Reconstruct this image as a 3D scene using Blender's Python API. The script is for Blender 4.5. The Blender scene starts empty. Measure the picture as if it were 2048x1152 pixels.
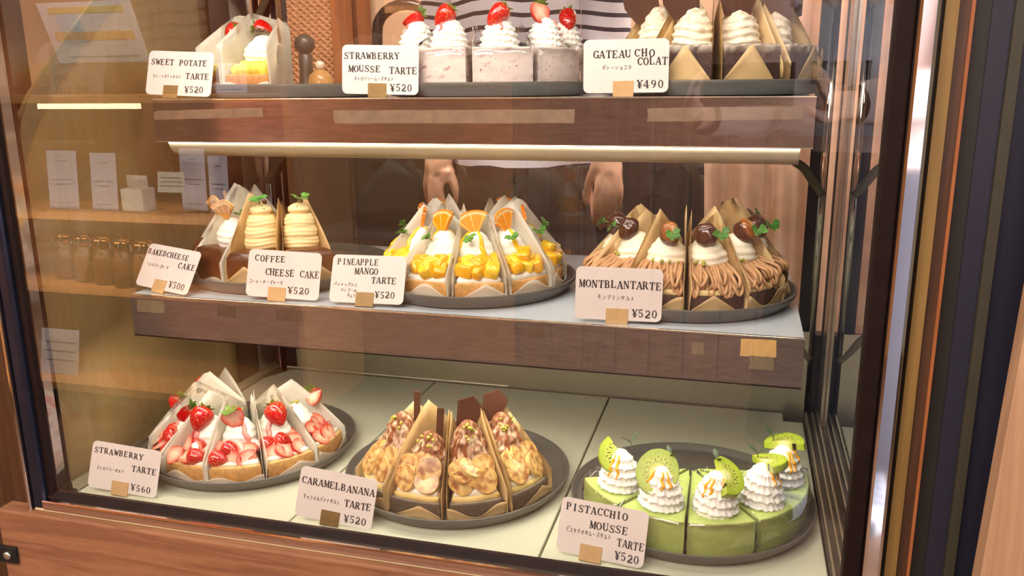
import bpy, bmesh, math, random
import numpy as np
from mathutils import Vector, Matrix, noise

S = bpy.context.scene
COL = S.collection
PI = math.pi
R_ = math.radians

# ------------------------------------------------------------------ camera, world, lights, exposure
def make_camera():
    cd = bpy.data.cameras.new('camera'); cam = bpy.data.objects.new('camera', cd); COL.objects.link(cam)
    yaw, pitch, roll = R_(15.4714), R_(13.7185), R_(-0.5235)
    cy, sy, cp, sp = math.cos(yaw), math.sin(yaw), math.cos(pitch), math.sin(pitch)
    f = Vector((-sy*cp, cy*cp, -sp)); r = Vector((cy, sy, 0)); u = r.cross(f)
    cr, sr = math.cos(roll), math.sin(roll)
    r2 = cr*r + sr*u; u2 = -sr*r + cr*u
    m = Matrix((r2, u2, -f)).transposed().to_4x4(); m.translation = (0.75724, -0.74767, 0.47527)
    cam.matrix_world = m
    cd.sensor_fit = 'HORIZONTAL'; cd.sensor_width = 36.0; cd.lens = 36.0*1672.24/2048
    cd.clip_start = 0.02; cd.clip_end = 50
    S.camera = cam
make_camera()

S.view_settings.view_transform = 'Standard'
S.view_settings.look = 'None'
S.view_settings.exposure = -0.1
S.view_settings.gamma = 1.0
S.view_settings.use_curve_mapping = False
try:
    S.cycles.use_denoising = True
    S.cycles.max_bounces = 10; S.cycles.transparent_max_bounces = 24
    S.cycles.glossy_bounces = 4; S.cycles.diffuse_bounces = 3; S.cycles.transmission_bounces = 6
    S.cycles.caustics_reflective = False; S.cycles.caustics_refractive = False
    S.cycles.sample_clamp_indirect = 4.0
except Exception:
    pass

W = bpy.data.worlds.new('shop_air'); S.world = W; W.use_nodes = True
_bg = W.node_tree.nodes['Background']; _bg.inputs[0].default_value = (1.0, 0.83, 0.66, 1); _bg.inputs[1].default_value = 0.22

def area(name, loc, target, sx, sy, power, col):
    l = bpy.data.lights.new(name, 'AREA'); l.shape = 'RECTANGLE'; l.size = sx; l.size_y = sy; l.energy = power; l.color = col
    o = bpy.data.objects.new(name, l); COL.objects.link(o); o.location = loc
    o.rotation_euler = (Vector(target)-Vector(loc)).to_track_quat('-Z', 'Y').to_euler()
    return o
WARM = (1.0, 0.86, 0.66)
area('case_top_strip_light', (0.43, 0.05, 0.715), (0.43, 0.24, 0.38), 0.82, 0.05, 2.0, (1.0, 0.90, 0.78))
area('upper_shelf_strip_light', (0.43, 0.183, 0.408), (0.43, 0.215, 0.20), 0.77, 0.012, 1.5, (1.0, 0.91, 0.76))
area('middle_shelf_strip_light', (0.43, 0.101, 0.176), (0.43, 0.135, 0.0), 0.78, 0.012, 1.15, (1.0, 0.91, 0.74))
area('shop_ceiling_light', (0.20, -1.0, 1.15), (0.42, 0.1, 0.12), 1.5, 0.45, 36.0, (1.0, 0.88, 0.77))
area('doorway_daylight', (2.3, -0.75, 0.55), (1.0, -1.25, 0.1), 1.0, 1.3, 62.0, (0.80, 0.86, 1.0)).data.spread = R_(75)
area('kitchen_ceiling_light', (0.30, 0.62, 1.55), (0.35, 1.3, 0.3), 1.6, 0.3, 50.0, (1.0, 0.87, 0.74))

# ------------------------------------------------------------------ helpers
def lin(c):
    return tuple(((x/255.0)/12.92 if x/255.0 <= 0.04045 else ((x/255.0+0.055)/1.055)**2.4) for x in c)
def mixc(a, b, t):
    t = min(1, max(0, t)); return tuple(a[i]+(b[i]-a[i])*t for i in range(3))

def N(p, s=1.0):
    return noise.noise(Vector((p[0]*s, p[1]*s, p[2]*s)))

MATS = {}
def material(name, col=None, rough=0.5, metal=0.0, spec=0.5, var=0.12, vscale=60.0, bump=0.0, bscale=200.0, sss=0.0, sheen=0.0,
             coat=0.0, stretch=(1, 1, 1), second=None, emit=0.0, trans=0.0):
    """Principled surface: colour from the mesh's own colour attribute (col None) or from col, varied by noise."""
    if name in MATS: return MATS[name]
    m = bpy.data.materials.new(name); m.use_nodes = True; nt = m.node_tree; b = nt.nodes['Principled BSDF']
    tc = nt.nodes.new('ShaderNodeTexCoord'); mp = nt.nodes.new('ShaderNodeMapping'); mp.inputs['Scale'].default_value = stretch
    nt.links.new(tc.outputs['Object'], mp.inputs[0])
    nz = nt.nodes.new('ShaderNodeTexNoise'); nz.inputs['Scale'].default_value = vscale; nz.inputs['Detail'].default_value = 4
    nt.links.new(mp.outputs[0], nz.inputs['Vector'])
    if col is None:
        at = nt.nodes.new('ShaderNodeAttribute'); at.attribute_name = 'Col'; src = at.outputs['Color']
    else:
        rgb = nt.nodes.new('ShaderNodeRGB'); rgb.outputs[0].default_value = (*lin(col), 1); src = rgb.outputs[0]
    if second is not None:
        rp = nt.nodes.new('ShaderNodeMapRange'); rp.inputs[1].default_value = 0.38; rp.inputs[2].default_value = 0.62
        nt.links.new(nz.outputs['Fac'], rp.inputs[0])
        mx = nt.nodes.new('ShaderNodeMix'); mx.data_type = 'RGBA'
        nt.links.new(rp.outputs[0], mx.inputs[0]); nt.links.new(src, mx.inputs[6]); mx.inputs[7].default_value = (*lin(second), 1)
        src = mx.outputs[2]
    else:
        rp = nt.nodes.new('ShaderNodeMapRange'); rp.inputs[1].default_value = 0.3; rp.inputs[2].default_value = 0.7
        rp.inputs[3].default_value = 1-var; rp.inputs[4].default_value = 1+var*0.5
        nt.links.new(nz.outputs['Fac'], rp.inputs[0])
        mx = nt.nodes.new('ShaderNodeMix'); mx.data_type = 'RGBA'; mx.blend_type = 'MULTIPLY'; mx.inputs[0].default_value = 1
        nt.links.new(src, mx.inputs[6]); nt.links.new(rp.outputs[0], mx.inputs[7]); src = mx.outputs[2]
    nt.links.new(src, b.inputs['Base Color'])
    b.inputs['Roughness'].default_value = rough; b.inputs['Metallic'].default_value = metal
    b.inputs['Specular IOR Level'].default_value = spec; b.inputs['Coat Weight'].default_value = coat; b.inputs['Coat Roughness'].default_value = 0.08
    if sss: b.inputs['Subsurface Weight'].default_value = sss; b.inputs['Subsurface Radius'].default_value = (0.006, 0.004, 0.003); b.inputs['Subsurface Scale'].default_value = 1.0
    if emit:
        nt.links.new(src, b.inputs['Emission Color']); b.inputs['Emission Strength'].default_value = emit
    if bump:
        n2 = nt.nodes.new('ShaderNodeTexNoise'); n2.inputs['Scale'].default_value = bscale; n2.inputs['Detail'].default_value = 5
        nt.links.new(mp.outputs[0], n2.inputs['Vector'])
        bp = nt.nodes.new('ShaderNodeBump'); bp.inputs['Strength'].default_value = bump; bp.inputs['Distance'].default_value = 0.002
        nt.links.new(n2.outputs['Fac'], bp.inputs['Height']); nt.links.new(bp.outputs[0], b.inputs['Normal'])
    if trans:
        tl = nt.nodes.new('ShaderNodeBsdfTranslucent'); nt.links.new(src, tl.inputs[0])
        ms = nt.nodes.new('ShaderNodeMixShader'); ms.inputs[0].default_value = trans
        nt.links.new(b.outputs[0], ms.inputs[1]); nt.links.new(tl.outputs[0], ms.inputs[2]); nt.links.new(ms.outputs[0], nt.nodes['Material Output'].inputs[0])
    MATS[name] = m; return m

def clear_glass(name, tint=(0.97, 0.98, 0.97), ior=1.5, rough=0.0, lift=1.0, dirt=0.0):
    """Thin clear sheet: straight transmission plus a Fresnel reflection."""
    if name in MATS: return MATS[name]
    m = bpy.data.materials.new(name); m.use_nodes = True; nt = m.node_tree; nt.nodes.remove(nt.nodes['Principled BSDF'])
    out = nt.nodes['Material Output']
    tr = nt.nodes.new('ShaderNodeBsdfTransparent'); tr.inputs[0].default_value = (*tint, 1)
    gl = nt.nodes.new('ShaderNodeBsdfGlossy'); gl.inputs['Roughness'].default_value = rough; gl.inputs[0].default_value = (1, 1, 1, 1)
    fr = nt.nodes.new('ShaderNodeFresnel'); fr.inputs[0].default_value = ior
    mu = nt.nodes.new('ShaderNodeMath'); mu.operation = 'MULTIPLY'; mu.inputs[1].default_value = lift; mu.use_clamp = True
    ge = nt.nodes.new('ShaderNodeNewGeometry'); iv = nt.nodes.new('ShaderNodeMath'); iv.operation = 'SUBTRACT'; iv.inputs[0].default_value = 1.0
    nt.links.new(ge.outputs['Backfacing'], iv.inputs[1]); m2 = nt.nodes.new('ShaderNodeMath'); m2.operation = 'MULTIPLY'
    nt.links.new(fr.outputs[0], m2.inputs[0]); nt.links.new(iv.outputs[0], m2.inputs[1]); nt.links.new(m2.outputs[0], mu.inputs[0])
    ms = nt.nodes.new('ShaderNodeMixShader'); nt.links.new(mu.outputs[0], ms.inputs[0])
    nt.links.new(tr.outputs[0], ms.inputs[1]); nt.links.new(gl.outputs[0], ms.inputs[2])
    nt.links.new(ms.outputs[0], out.inputs[0])
    MATS[name] = m; return m

FREE = {'chocolate_flake', 'card_stand'}
class MB:
    def __init__(s): s.v = []; s.f = []; s.c = []; s.m = []
    def add(s, vs, fs, col=(200, 200, 200), mi=0):
        o = len(s.v); vs = [tuple(float(k) for k in p) for p in vs]; s.v += vs
        if isinstance(col, list): s.c += [lin(c) for c in col]
        else: s.c += [lin(col)]*len(vs)
        for f in fs: s.f.append(tuple(i+o for i in f)); s.m.append(mi)
        return s
    def xf(s, M, start=0):
        s.v[start:] = [tuple(M @ Vector(p)) for p in s.v[start:]]; return s
    def join(s, o, M=None):
        k = len(s.v)
        s.v += [tuple(M @ Vector(p)) for p in o.v] if M else o.v
        s.c += o.c; s.f += [tuple(i+k for i in f) for f in o.f]; s.m += o.m; return s
    def build(s, name, mats, parent=None, smooth=True, label=None, kind=None, M=None):
        me = bpy.data.meshes.new(name); V = [tuple(M @ Vector(p)) for p in s.v] if M else s.v
        root = parent
        while root is not None and 'half_angle' not in root: root = root.parent
        if root is not None:   # soft food stays inside its own wedge, pressed flat against the paper
            th = math.tan(root['half_angle']); lim = lambda x: (x+0.07)*th-0.0003; V = [(max(p[0], -0.0655), max(-lim(max(p[0], -0.0655)), min(lim(max(p[0], -0.0655)), p[1])), p[2]) for p in V] if name not in FREE else V
        me.from_pydata(V, [], s.f)
        mats = mats if isinstance(mats, (list, tuple)) else [mats]
        for m in mats: me.materials.append(m)
        me.polygons.foreach_set('material_index', s.m)
        me.polygons.foreach_set('use_smooth', [bool(smooth)]*len(s.f))
        ca = me.color_attributes.new('Col', 'FLOAT_COLOR', 'POINT')
        ca.data.foreach_set('color', np.c_[np.array(s.c, float).reshape(-1, 3), np.ones(len(s.v))].ravel())
        me.update()
        if smooth == 'auto':
            try: me.set_sharp_from_angle(angle=R_(35))
            except Exception: pass
        o = bpy.data.objects.new(name, me); COL.objects.link(o)
        if parent is not None: o.parent = parent
        if label: o['label'] = label
        if kind: o['kind'] = kind
        return o

def thing(name, label, cat, loc=(0, 0, 0), rz=0.0, group=None):
    o = bpy.data.objects.new(name, None); COL.objects.link(o); o.location = loc; o.rotation_euler = (0, 0, rz); o.empty_display_size = 0.01
    o['label'] = label; o['category'] = cat
    if group: o['group'] = group
    return o
def tag(o, label, cat, group=None, kind=None):
    o['label'] = label; o['category'] = cat
    if group: o['group'] = group
    if kind: o['kind'] = kind
    return o
def structure(o, label=None):
    o['kind'] = 'structure'
    if label: o['label'] = label; o['category'] = 'building part'
    return o

# ---- shapes
def box(b, c, s, col=(200, 200, 200), bev=0.0, M=None, mi=0, seg=2):
    bm = bmesh.new(); bmesh.ops.create_cube(bm, size=1.0)
    for v in bm.verts: v.co = Vector((v.co.x*s[0], v.co.y*s[1], v.co.z*s[2]))
    if bev: bmesh.ops.bevel(bm, geom=list(bm.edges), offset=bev, segments=seg, profile=0.5, affect='EDGES')
    bm.verts.index_update()
    vs = [v.co+Vector(c) if M is None else M @ v.co + Vector(c) for v in bm.verts]
    b.add(vs, [[v.index for v in f.verts] for f in bm.faces], col, mi); bm.free(); return b
def boxx(b, x0, x1, y0, y1, z0, z1, col=(200, 200, 200), bev=0.0, mi=0):
    return box(b, ((x0+x1)/2, (y0+y1)/2, (z0+z1)/2), (x1-x0, y1-y0, z1-z0), col, bev, None, mi)
def grid(b, P, col=(200, 200, 200), mi=0, closed=False, flip=False):
    """P[i][j]: rows i (closed in j when asked)."""
    ni, nj = len(P), len(P[0]); vs = [p for row in P for p in row]; fs = []
    for i in range(ni-1):
        for j in range(nj if closed else nj-1):
            k = (j+1) % nj; q = (i*nj+j, i*nj+k, (i+1)*nj+k, (i+1)*nj+j)
            fs.append(q[::-1] if flip else q)
    cols = col if not isinstance(col, list) or not isinstance(col[0], list) else [c for row in col for c in row]
    return b.add(vs, fs, cols, mi)
def lathe(b, prof, n=24, fn=None, col=(200, 200, 200), colf=None, cap=True, mi=0):
    P, C = [], []
    L = len(prof)
    for i, (r, z) in enumerate(prof):
        row, crow = [], []
        for j in range(n):
            a = 2*PI*j/n; t = i/(L-1); k = fn(a, t) if fn else 1.0
            p = (r*k*math.cos(a), r*k*math.sin(a), z); row.append(p); crow.append(colf(a, t, p) if colf else col)
        P.append(row); C.append(crow)
    grid(b, P, C, mi, closed=True)
    if cap:
        o = len(b.v)-L*n
        b.f.append(tuple(o+j for j in range(n))[::-1]); b.m.append(mi)
        b.f.append(tuple(o+(L-1)*n+j for j in range(n))); b.m.append(mi)
    return b
def tube(b, pts, rad, n=8, col=(200, 200, 200), mi=0, cap=True):
    pts = [Vector(p) for p in pts]; L = len(pts); P = []
    rads = rad if isinstance(rad, (list, tuple)) else [rad]*L
    t0 = (pts[1]-pts[0]).normalized(); up = Vector((0, 0, 1)) if abs(t0.z) < 0.9 else Vector((1, 0, 0))
    u = t0.cross(up).normalized()
    for i in range(L):
        t = (pts[min(i+1, L-1)]-pts[max(i-1, 0)]).normalized()
        u = (u-t*u.dot(t)).normalized(); w = t.cross(u)
        P.append([pts[i]+(u*math.cos(2*PI*j/n)+w*math.sin(2*PI*j/n))*rads[i] for j in range(n)])
    grid(b, P, col, mi, closed=True)
    if cap:
        o = len(b.v)-L*n
        b.f.append(tuple(o+j for j in range(n))[::-1]); b.m.append(mi)
        b.f.append(tuple(o+(L-1)*n+j for j in range(n))); b.m.append(mi)
    return b
def smooth_path(pts, n=6):
    out = []; P = [Vector(p) for p in pts]; P = [P[0]*2-P[1]]+P+[P[-1]*2-P[-2]]
    for i in range(1, len(P)-2):
        for k in range(n):
            t = k/n; a, b_, c, d = P[i-1], P[i], P[i+1], P[i+2]
            out.append(0.5*((2*b_)+(-a+c)*t+(2*a-5*b_+4*c-d)*t*t+(-a+3*b_-3*c+d)*t**3))
    out.append(P[-2]); return out
def sheet(b, P, th, col=(200, 200, 200), mi=0):
    """A thin bent sheet with real thickness from a grid of points."""
    ni, nj = len(P), len(P[0]); A = np.array([[tuple(q) for q in row] for row in P], float)
    du = np.gradient(A, axis=0); dv = np.gradient(A, axis=1); nn = np.cross(du, dv); ln = np.linalg.norm(nn, axis=2, keepdims=True); ln[ln < 1e-12] = 1
    B = A-nn/ln*th; vs = list(A.reshape(-1, 3))+list(B.reshape(-1, 3)); k = ni*nj; fs = []
    for i in range(ni-1):
        for j in range(nj-1):
            q = (i*nj+j, (i+1)*nj+j, (i+1)*nj+j+1, i*nj+j+1); fs.append(q); fs.append(tuple(x+k for x in q[::-1]))
    rim = [(0, j) for j in range(nj)]+[(i, nj-1) for i in range(1, ni)]+[(ni-1, j) for j in range(nj-2, -1, -1)]+[(i, 0) for i in range(ni-2, 0, -1)]
    rim = [i*nj+j for i, j in rim]
    for a, c in zip(rim, rim[1:]+rim[:1]): fs.append((a, c, c+k, a+k))
    cols = col
    if isinstance(col, list): cc = [c for row in col for c in row]; cols = cc+cc
    return b.add(vs, fs, cols, mi)
def ellipsoid(b, c, r, col=(200, 200, 200), n=14, m=9, M=None, e=1.0, jit=0.0, seed=0, colf=None, mi=0):
    """Superellipsoid: e<1 goes boxy."""
    f = lambda x: math.copysign(abs(x)**e, x); P, C = [], []
    for i in range(m+1):
        ph = -PI/2+PI*i/m; ph = max(-PI/2+1e-3, min(PI/2-1e-3, ph)); row, cr = [], []
        for j in range(n):
            th = 2*PI*j/n; d = Vector((f(math.cos(ph))*f(math.cos(th)), f(math.cos(ph))*f(math.sin(th)), f(math.sin(ph))))
            k = 1+jit*N((d.x+seed*3.1, d.y, d.z), 1.7)
            p = Vector((d.x*r[0], d.y*r[1], d.z*r[2]))*k
            if M: p = M @ p
            row.append(p+Vector(c)); cr.append(colf(d) if colf else col)
        P.append(row); C.append(cr)
    return grid(b, P, C, mi, closed=True)
def rot(rx=0, ry=0, rz=0):
    return Matrix.Rotation(rz, 3, 'Z') @ Matrix.Rotation(ry, 3, 'Y') @ Matrix.Rotation(rx, 3, 'X')
def rot4(loc, rx=0, ry=0, rz=0, s=1.0):
    M = (rot(rx, ry, rz)*s).to_4x4(); M.translation = Vector(loc); return M
def slab(b, rf, th, n=30, nr=7, a0=0.0, a1=2*PI, colf=None, side=(200, 200, 200), inner=0.0, dome=0.0):
    """A round (or wedge shaped) cut slice of fruit: polar faces top and bottom coloured by colf(r01, angle), a skin rim."""
    full = abs(a1-a0-2*PI) < 1e-6; nj = n if full else n+1; k0 = len(b.v)
    for sgn in (1, -1):
        P, C = [], []
        for i in range(nr+1):
            q = max(inner, 0.02) + (1-max(inner, 0.02))*i/nr; row, cr = [], []
            for j in range(nj):
                a = a0+(a1-a0)*j/n; r = rf(a)*q
                row.append((r*math.cos(a), r*math.sin(a), sgn*(th/2+dome*(1-q*q)))); cr.append(colf(q, a))
            P.append(row); C.append(cr)
        grid(b, P, C, 0, closed=full, flip=(sgn < 0))
    top, bot = k0, k0+(nr+1)*nj; o = nr*nj; sidec = lin(side)
    k = len(b.v)
    ring_t = [b.v[top+o+j] for j in range(nj)]; ring_b = [b.v[bot+o+j] for j in range(nj)]
    mid = [((p[0]+q[0])/2*1.04, (p[1]+q[1])/2*1.04, (p[2]+q[2])/2) for p, q in zip(ring_t, ring_b)]
    b.add(ring_t+mid+ring_b, [], side)
    for s_ in (0, nj):
        for j in range(nj if full else nj-1):
            a, c = j, (j+1) % nj; b.f.append((k+s_+a, k+s_+nj+a, k+s_+nj+c, k+s_+c)); b.m.append(0)
    b.f.append(tuple(top+j for j in range(nj))[::1]); b.m.append(0); b.f.append(tuple(bot+j for j in range(nj))[::-1]); b.m.append(0)
    if not full:
        for j in (0, nj-1):
            for i in range(nr):
                q = (top+i*nj+j, top+(i+1)*nj+j, bot+(i+1)*nj+j, bot+i*nj+j); b.f.append(q if j else q[::-1]); b.m.append(0)
            q = (top+j, bot+j)
        b.f.append((top, bot, bot+nj-1, top+nj-1)); b.m.append(0)
    return b

# ------------------------------------------------------------------ materials of the setting
M_tile = material('deck_tile_enamel', (206, 208, 184), rough=0.22, var=0.05, vscale=9, bump=0.02, bscale=40)
M_steel = material('brushed_steel', (206, 203, 186), rough=0.42, metal=1.0, var=0.15, vscale=30, stretch=(2, 60, 120))
M_chrome = material('chrome', (225, 220, 215), rough=0.06, metal=1.0, var=0.05, vscale=20)
M_chrome_warm = material('polished_rail', (226, 204, 192), rough=0.12, metal=1.0, var=0.1, vscale=30, stretch=(4, 60, 60))
M_mirror = material('polished_side_strip', (214, 208, 196), rough=0.28, metal=1.0, var=0.12, vscale=40, stretch=(1, 8, 1))
M_gasket = material('dark_brown_gasket', (34, 21, 19), rough=0.6, spec=0.12, var=0.2)
M_black = material('black_metal', (22, 22, 26), rough=0.35, var=0.2)
M_bluesteel = material('blue_black_metal', (48, 47, 62), rough=0.22, metal=0.6, var=0.2)
M_tan = material('tan_side_board', (158, 130, 88), rough=0.55, var=0.12, vscale=14, stretch=(6, 6, 1), bump=0.05, bscale=300)
M_olive = material('olive_edge_trim', (120, 106, 78), rough=0.5, var=0.15)
M_lip = material('scuffed_shelf_lip', (150, 128, 116), rough=0.16, metal=0.85, var=0.22, vscale=30, stretch=(1.2, 8, 10), bump=0.02, bscale=60)
M_lip2 = material('scuffed_brown_lip', (136, 122, 114), rough=0.26, metal=0.6, var=0.2, vscale=60, stretch=(1.0, 8, 6), bump=0.03, bscale=70)
M_liptrim = material('bright_lip_edge', (240, 232, 214), rough=0.12, metal=0.9, var=0.05)
M_shelf = material('pale_shelf_top', (205, 214, 222), rough=0.16, var=0.06, vscale=20)
M_housing = material('lamp_housing_plastic', (206, 199, 170), rough=0.3, var=0.1, vscale=25, stretch=(1, 8, 8))
M_tube = material('strip_lamp_glow', (255, 240, 214), rough=0.4, emit=3.0)
M_tape = material('yellowed_tape', (128, 104, 84), rough=0.45, var=0.22, vscale=70)
M_tapedark = material('aged_tape', (96, 74, 58), rough=0.6, var=0.3, vscale=90)
M_kraft = material('kraft_tape', (214, 172, 108), rough=0.7, var=0.12, vscale=90)
M_tapegrey = material('grey_tape', (126, 112, 88), rough=0.5, var=0.2, vscale=90)
M_bracket = material('bracket_grey_plastic', (112, 104, 80), rough=0.4, var=0.12)
M_paint_matte = material('matte_paint', None, rough=0.6, var=0.1, vscale=30)
M_paint_gloss = material('gloss_paint', None, rough=0.2, var=0.08, vscale=30)
M_paper_plain = material('plain_paper', None, rough=0.75, var=0.05, vscale=60)
M_glass = clear_glass('display_glass', (0.985, 0.985, 0.98), 1.5, 0.0, 2.1)
M_sideglass = clear_glass('side_glass', (0.97, 0.98, 0.96), 1.5, 0.0, 2.0)
M_reardoor = clear_glass('rear_door_glass', (0.97, 0.97, 0.96), 1.5, 0.0, 2.6)
M_film = clear_glass('clear_cake_film', (0.97, 0.97, 0.97), 1.5, 0.05, 1.5)

def wood(name, c1, c2, scale=4.0, stretch=(1, 10, 10), rough=0.45, bump=0.05, rings=9.0):
    if name in MATS: return MATS[name]
    m = bpy.data.materials.new(name); m.use_nodes = True; nt = m.node_tree; b = nt.nodes['Principled BSDF']
    tc = nt.nodes.new('ShaderNodeTexCoord'); mp = nt.nodes.new('ShaderNodeMapping'); mp.inputs['Scale'].default_value = stretch
    nt.links.new(tc.outputs['Object'], mp.inputs[0])
    nz = nt.nodes.new('ShaderNodeTexNoise'); nz.inputs['Scale'].default_value = scale; nz.inputs['Detail'].default_value = 6; nz.inputs['Distortion'].default_value = 0.6
    nt.links.new(mp.outputs[0], nz.inputs['Vector'])
    mm = nt.nodes.new('ShaderNodeMath'); mm.operation = 'MULTIPLY'; mm.inputs[1].default_value = rings
    nt.links.new(nz.outputs['Fac'], mm.inputs[0])
    fr = nt.nodes.new('ShaderNodeMath'); fr.operation = 'PINGPONG'; fr.inputs[1].default_value = 1.0; nt.links.new(mm.outputs[0], fr.inputs[0])
    n2 = nt.nodes.new('ShaderNodeTexNoise'); n2.inputs['Scale'].default_value = scale*14; n2.inputs['Detail'].default_value = 3
    nt.links.new(mp.outputs[0], n2.inputs['Vector'])
    ad = nt.nodes.new('ShaderNodeMath'); ad.operation = 'MULTIPLY_ADD'; ad.inputs[1].default_value = 0.6; ad.inputs[2].default_value = 0.0
    nt.links.new(fr.outputs[0], ad.inputs[0])
    a2 = nt.nodes.new('ShaderNodeMath'); a2.operation = 'MULTIPLY_ADD'; a2.inputs[1].default_value = 0.5
    nt.links.new(n2.outputs['Fac'], a2.inputs[0]); nt.links.new(ad.outputs[0], a2.inputs[2])
    cr = nt.nodes.new('ShaderNodeValToRGB'); cr.color_ramp.elements[0].position = 0.15; cr.color_ramp.elements[1].position = 0.95
    cr.color_ramp.elements[0].color = (*lin(c1), 1); cr.color_ramp.elements[1].color = (*lin(c2), 1)
    nt.links.new(a2.outputs[0], cr.inputs[0]); nt.links.new(cr.outputs[0], b.inputs['Base Color'])
    b.inputs['Roughness'].default_value = rough
    bp = nt.nodes.new('ShaderNodeBump'); bp.inputs['Strength'].default_value = bump; bp.inputs['Distance'].default_value = 0.001
    nt.links.new(a2.outputs[0], bp.inputs['Height']); nt.links.new(bp.outputs[0], b.inputs['Normal'])
    MATS[name] = m; return m
M_frontwood = wood('reddish_front_panel_wood', (124, 80, 56), (160, 110, 78), 3.0, (1.2, 8, 14), 0.5, 0.06, 7)
M_plywood = wood('pale_side_plywood', (176, 134, 102), (200, 160, 126), 3.0, (14, 8, 1.2), 0.5, 0.05, 5)
M_goldwood = wood('gold_brown_trim_wood', (128, 98, 50), (152, 120, 66), 4, (20, 8, 1.0), 0.4, 0.05, 4)
M_brownwood = wood('brown_trim_wood', (62, 38, 22), (92, 60, 36), 4, (20, 8, 1.0), 0.4, 0.05, 4)
M_darkwood = wood('dark_cabinet_wood', (18, 13, 11), (32, 23, 19), 4, (10, 8, 1.2), 0.5, 0.04, 4)
M_shopwood = wood('warm_shop_shelf_wood', (190, 124, 68), (214, 148, 88), 2.0, (1.0, 6, 8), 0.5, 0.03, 2)
M_plank = wood('red_brown_wall_planks', (92, 58, 44), (138, 92, 70), 2.5, (8, 8, 0.8), 0.55, 0.06, 5)
M_walnut = wood('orange_brown_cabinet_wood', (132, 74, 38), (166, 100, 56), 3, (8, 8, 1.0), 0.4, 0.04, 5)
M_wall = material('beige_wall_tile', (214, 178, 146), rough=0.5, var=0.06, vscale=6)
M_wallpale = material('pale_shop_wall', (206, 184, 156), rough=0.8, var=0.08, vscale=5)
M_floor = wood('shop_floor_boards', (96, 70, 54), (132, 100, 78), 2.0, (1, 7, 7), 0.45, 0.03, 4)

def simple(name, x0, x1, y0, y1, z0, z1, mat, parent=None, bev=0.0, label=None):
    return boxx(MB(), x0, x1, y0, y1, z0, z1, bev=bev).build(name, mat, parent, smooth=False, label=label)
def extrude_xy(b, poly, z0, z1, col=(200, 200, 200), axis='z'):
    n = len(poly)
    f = {'z': lambda p, h: (p[0], p[1], h), 'y': lambda p, h: (p[0], h, p[1]), 'x': lambda p, h: (h, p[0], p[1])}[axis]
    vs = [f(p, z0) for p in poly]+[f(p, z1) for p in poly]
    fs = [tuple(range(n))[::-1], tuple(range(n, 2*n))]+[(i, (i+1) % n, n+(i+1) % n, n+i) for i in range(n)]
    return b.add(vs, fs, col)
def path_extrude(b, prof, x0, x1, col=(200, 200, 200)):
    """closed profile in (y, z) swept along x"""
    return extrude_xy(b, prof, x0, x1, col, 'x')

# ------------------------------------------------------------------ the setting
structure(simple('floor', -3, 3, -3, 2.2, -0.54, -0.50, M_floor))
structure(simple('wall_back', -3, 3, 1.96, 2.02, -0.5, 2.0, M_wall))
structure(simple('wall_left', -3.02, -2.96, -3, 2.0, -0.5, 2.0, M_wallpale))
wf = MB()
for i in range(22):
    x = 0.02+i*0.115
    boxx(wf, x, x+0.108, -2.06, -2.04, -0.5, 1.9, bev=0.004)
structure(wf.build('wall_front', M_plank, smooth=False))
structure(simple('wall_front_panel', -3, 0.0, -2.08, -2.05, -0.5, 1.9, M_shopwood))
# door frame strips beside the case, all standing upright beside its right post
for k, (x0, x1, y0, y1, mt) in enumerate([(0.8935, 0.898, -0.012, 0.02, M_black), (0.898, 0.9075, -0.020, 0.03, M_goldwood), (0.9075, 0.9165, -0.016, 0.03, M_brownwood)]):
    structure(simple('trim_%d' % (k+1), x0, x1, y0, y1, -0.5, 1.4, mt))
M_navy = material('navy_door_paint', (36, 36, 50), rough=0.4, var=0.1, vscale=8)
M_darkolive = material('dark_olive_paint', (60, 57, 44), rough=0.45, var=0.1)
M_trimbrown = material('dark_trim_paint', (36, 33, 28), rough=0.45, var=0.1)
structure(simple('trim_9', 0.9165, 0.9190, -0.018, 0.03, -0.5, 1.4, M_walnut))
structure(simple('trim_4', 0.9190, 0.932, -0.010, 0.03, -0.5, 1.4, M_trimbrown))
structure(simple('trim_5', 0.932, 0.9465, -0.012, 0.03, -0.5, 1.4, M_navy))
structure(simple('trim_6', 0.9465, 0.9545, -0.017, 0.03, -0.5, 1.4, M_darkolive))
structure(simple('trim_7', 0.9545, 1.30, -0.012, 0.03, -0.5, 1.4, M_navy))
pw = MB(); extrude_xy(pw, [(0.9385, -0.5), (0.9385+0.0335, 0.52), (0.9385+0.040, 0.75), (1.6, 0.75), (1.6, -0.5)], -0.075, -0.055, axis='y')
pw.xf(Matrix.Translation((0.0, 0, 0)))
structure(pw.build('wall_right', M_plywood, smooth=False))

# ------------------------------------------------------------------ display case
case = thing('display_case', 'glass fronted refrigerated cake case with chrome front rail and brown gaskets', 'display case', (0.43, 0.23, -0.5))
CO = Vector(case.location)
def cpart(name, b, mat, smooth=False, label=None, parent=None):
    return b.build(name, mat, parent or case, smooth, label, M=Matrix.Translation(-CO) if parent is None else None)
def cbox(name, x0, x1, y0, y1, z0, z1, mat, bev=0.0, label=None):
    return cpart(name, boxx(MB(), x0, x1, y0, y1, z0, z1, bev=bev), mat, False, label)
cbox('front_glass', -0.013, 0.868, -0.018, -0.014, 0.004, 0.74, M_glass)
cbox('side_glass', -0.014, -0.011, 0.006, 0.47, 0.01, 0.70, clear_glass('end_glass', (0.97, 0.98, 0.96), 1.45, 0.0, 0.8))
cbox('side_glass', 0.885, 0.888, 0.006, 0.50, -0.004, 0.72, M_sideglass)
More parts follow.
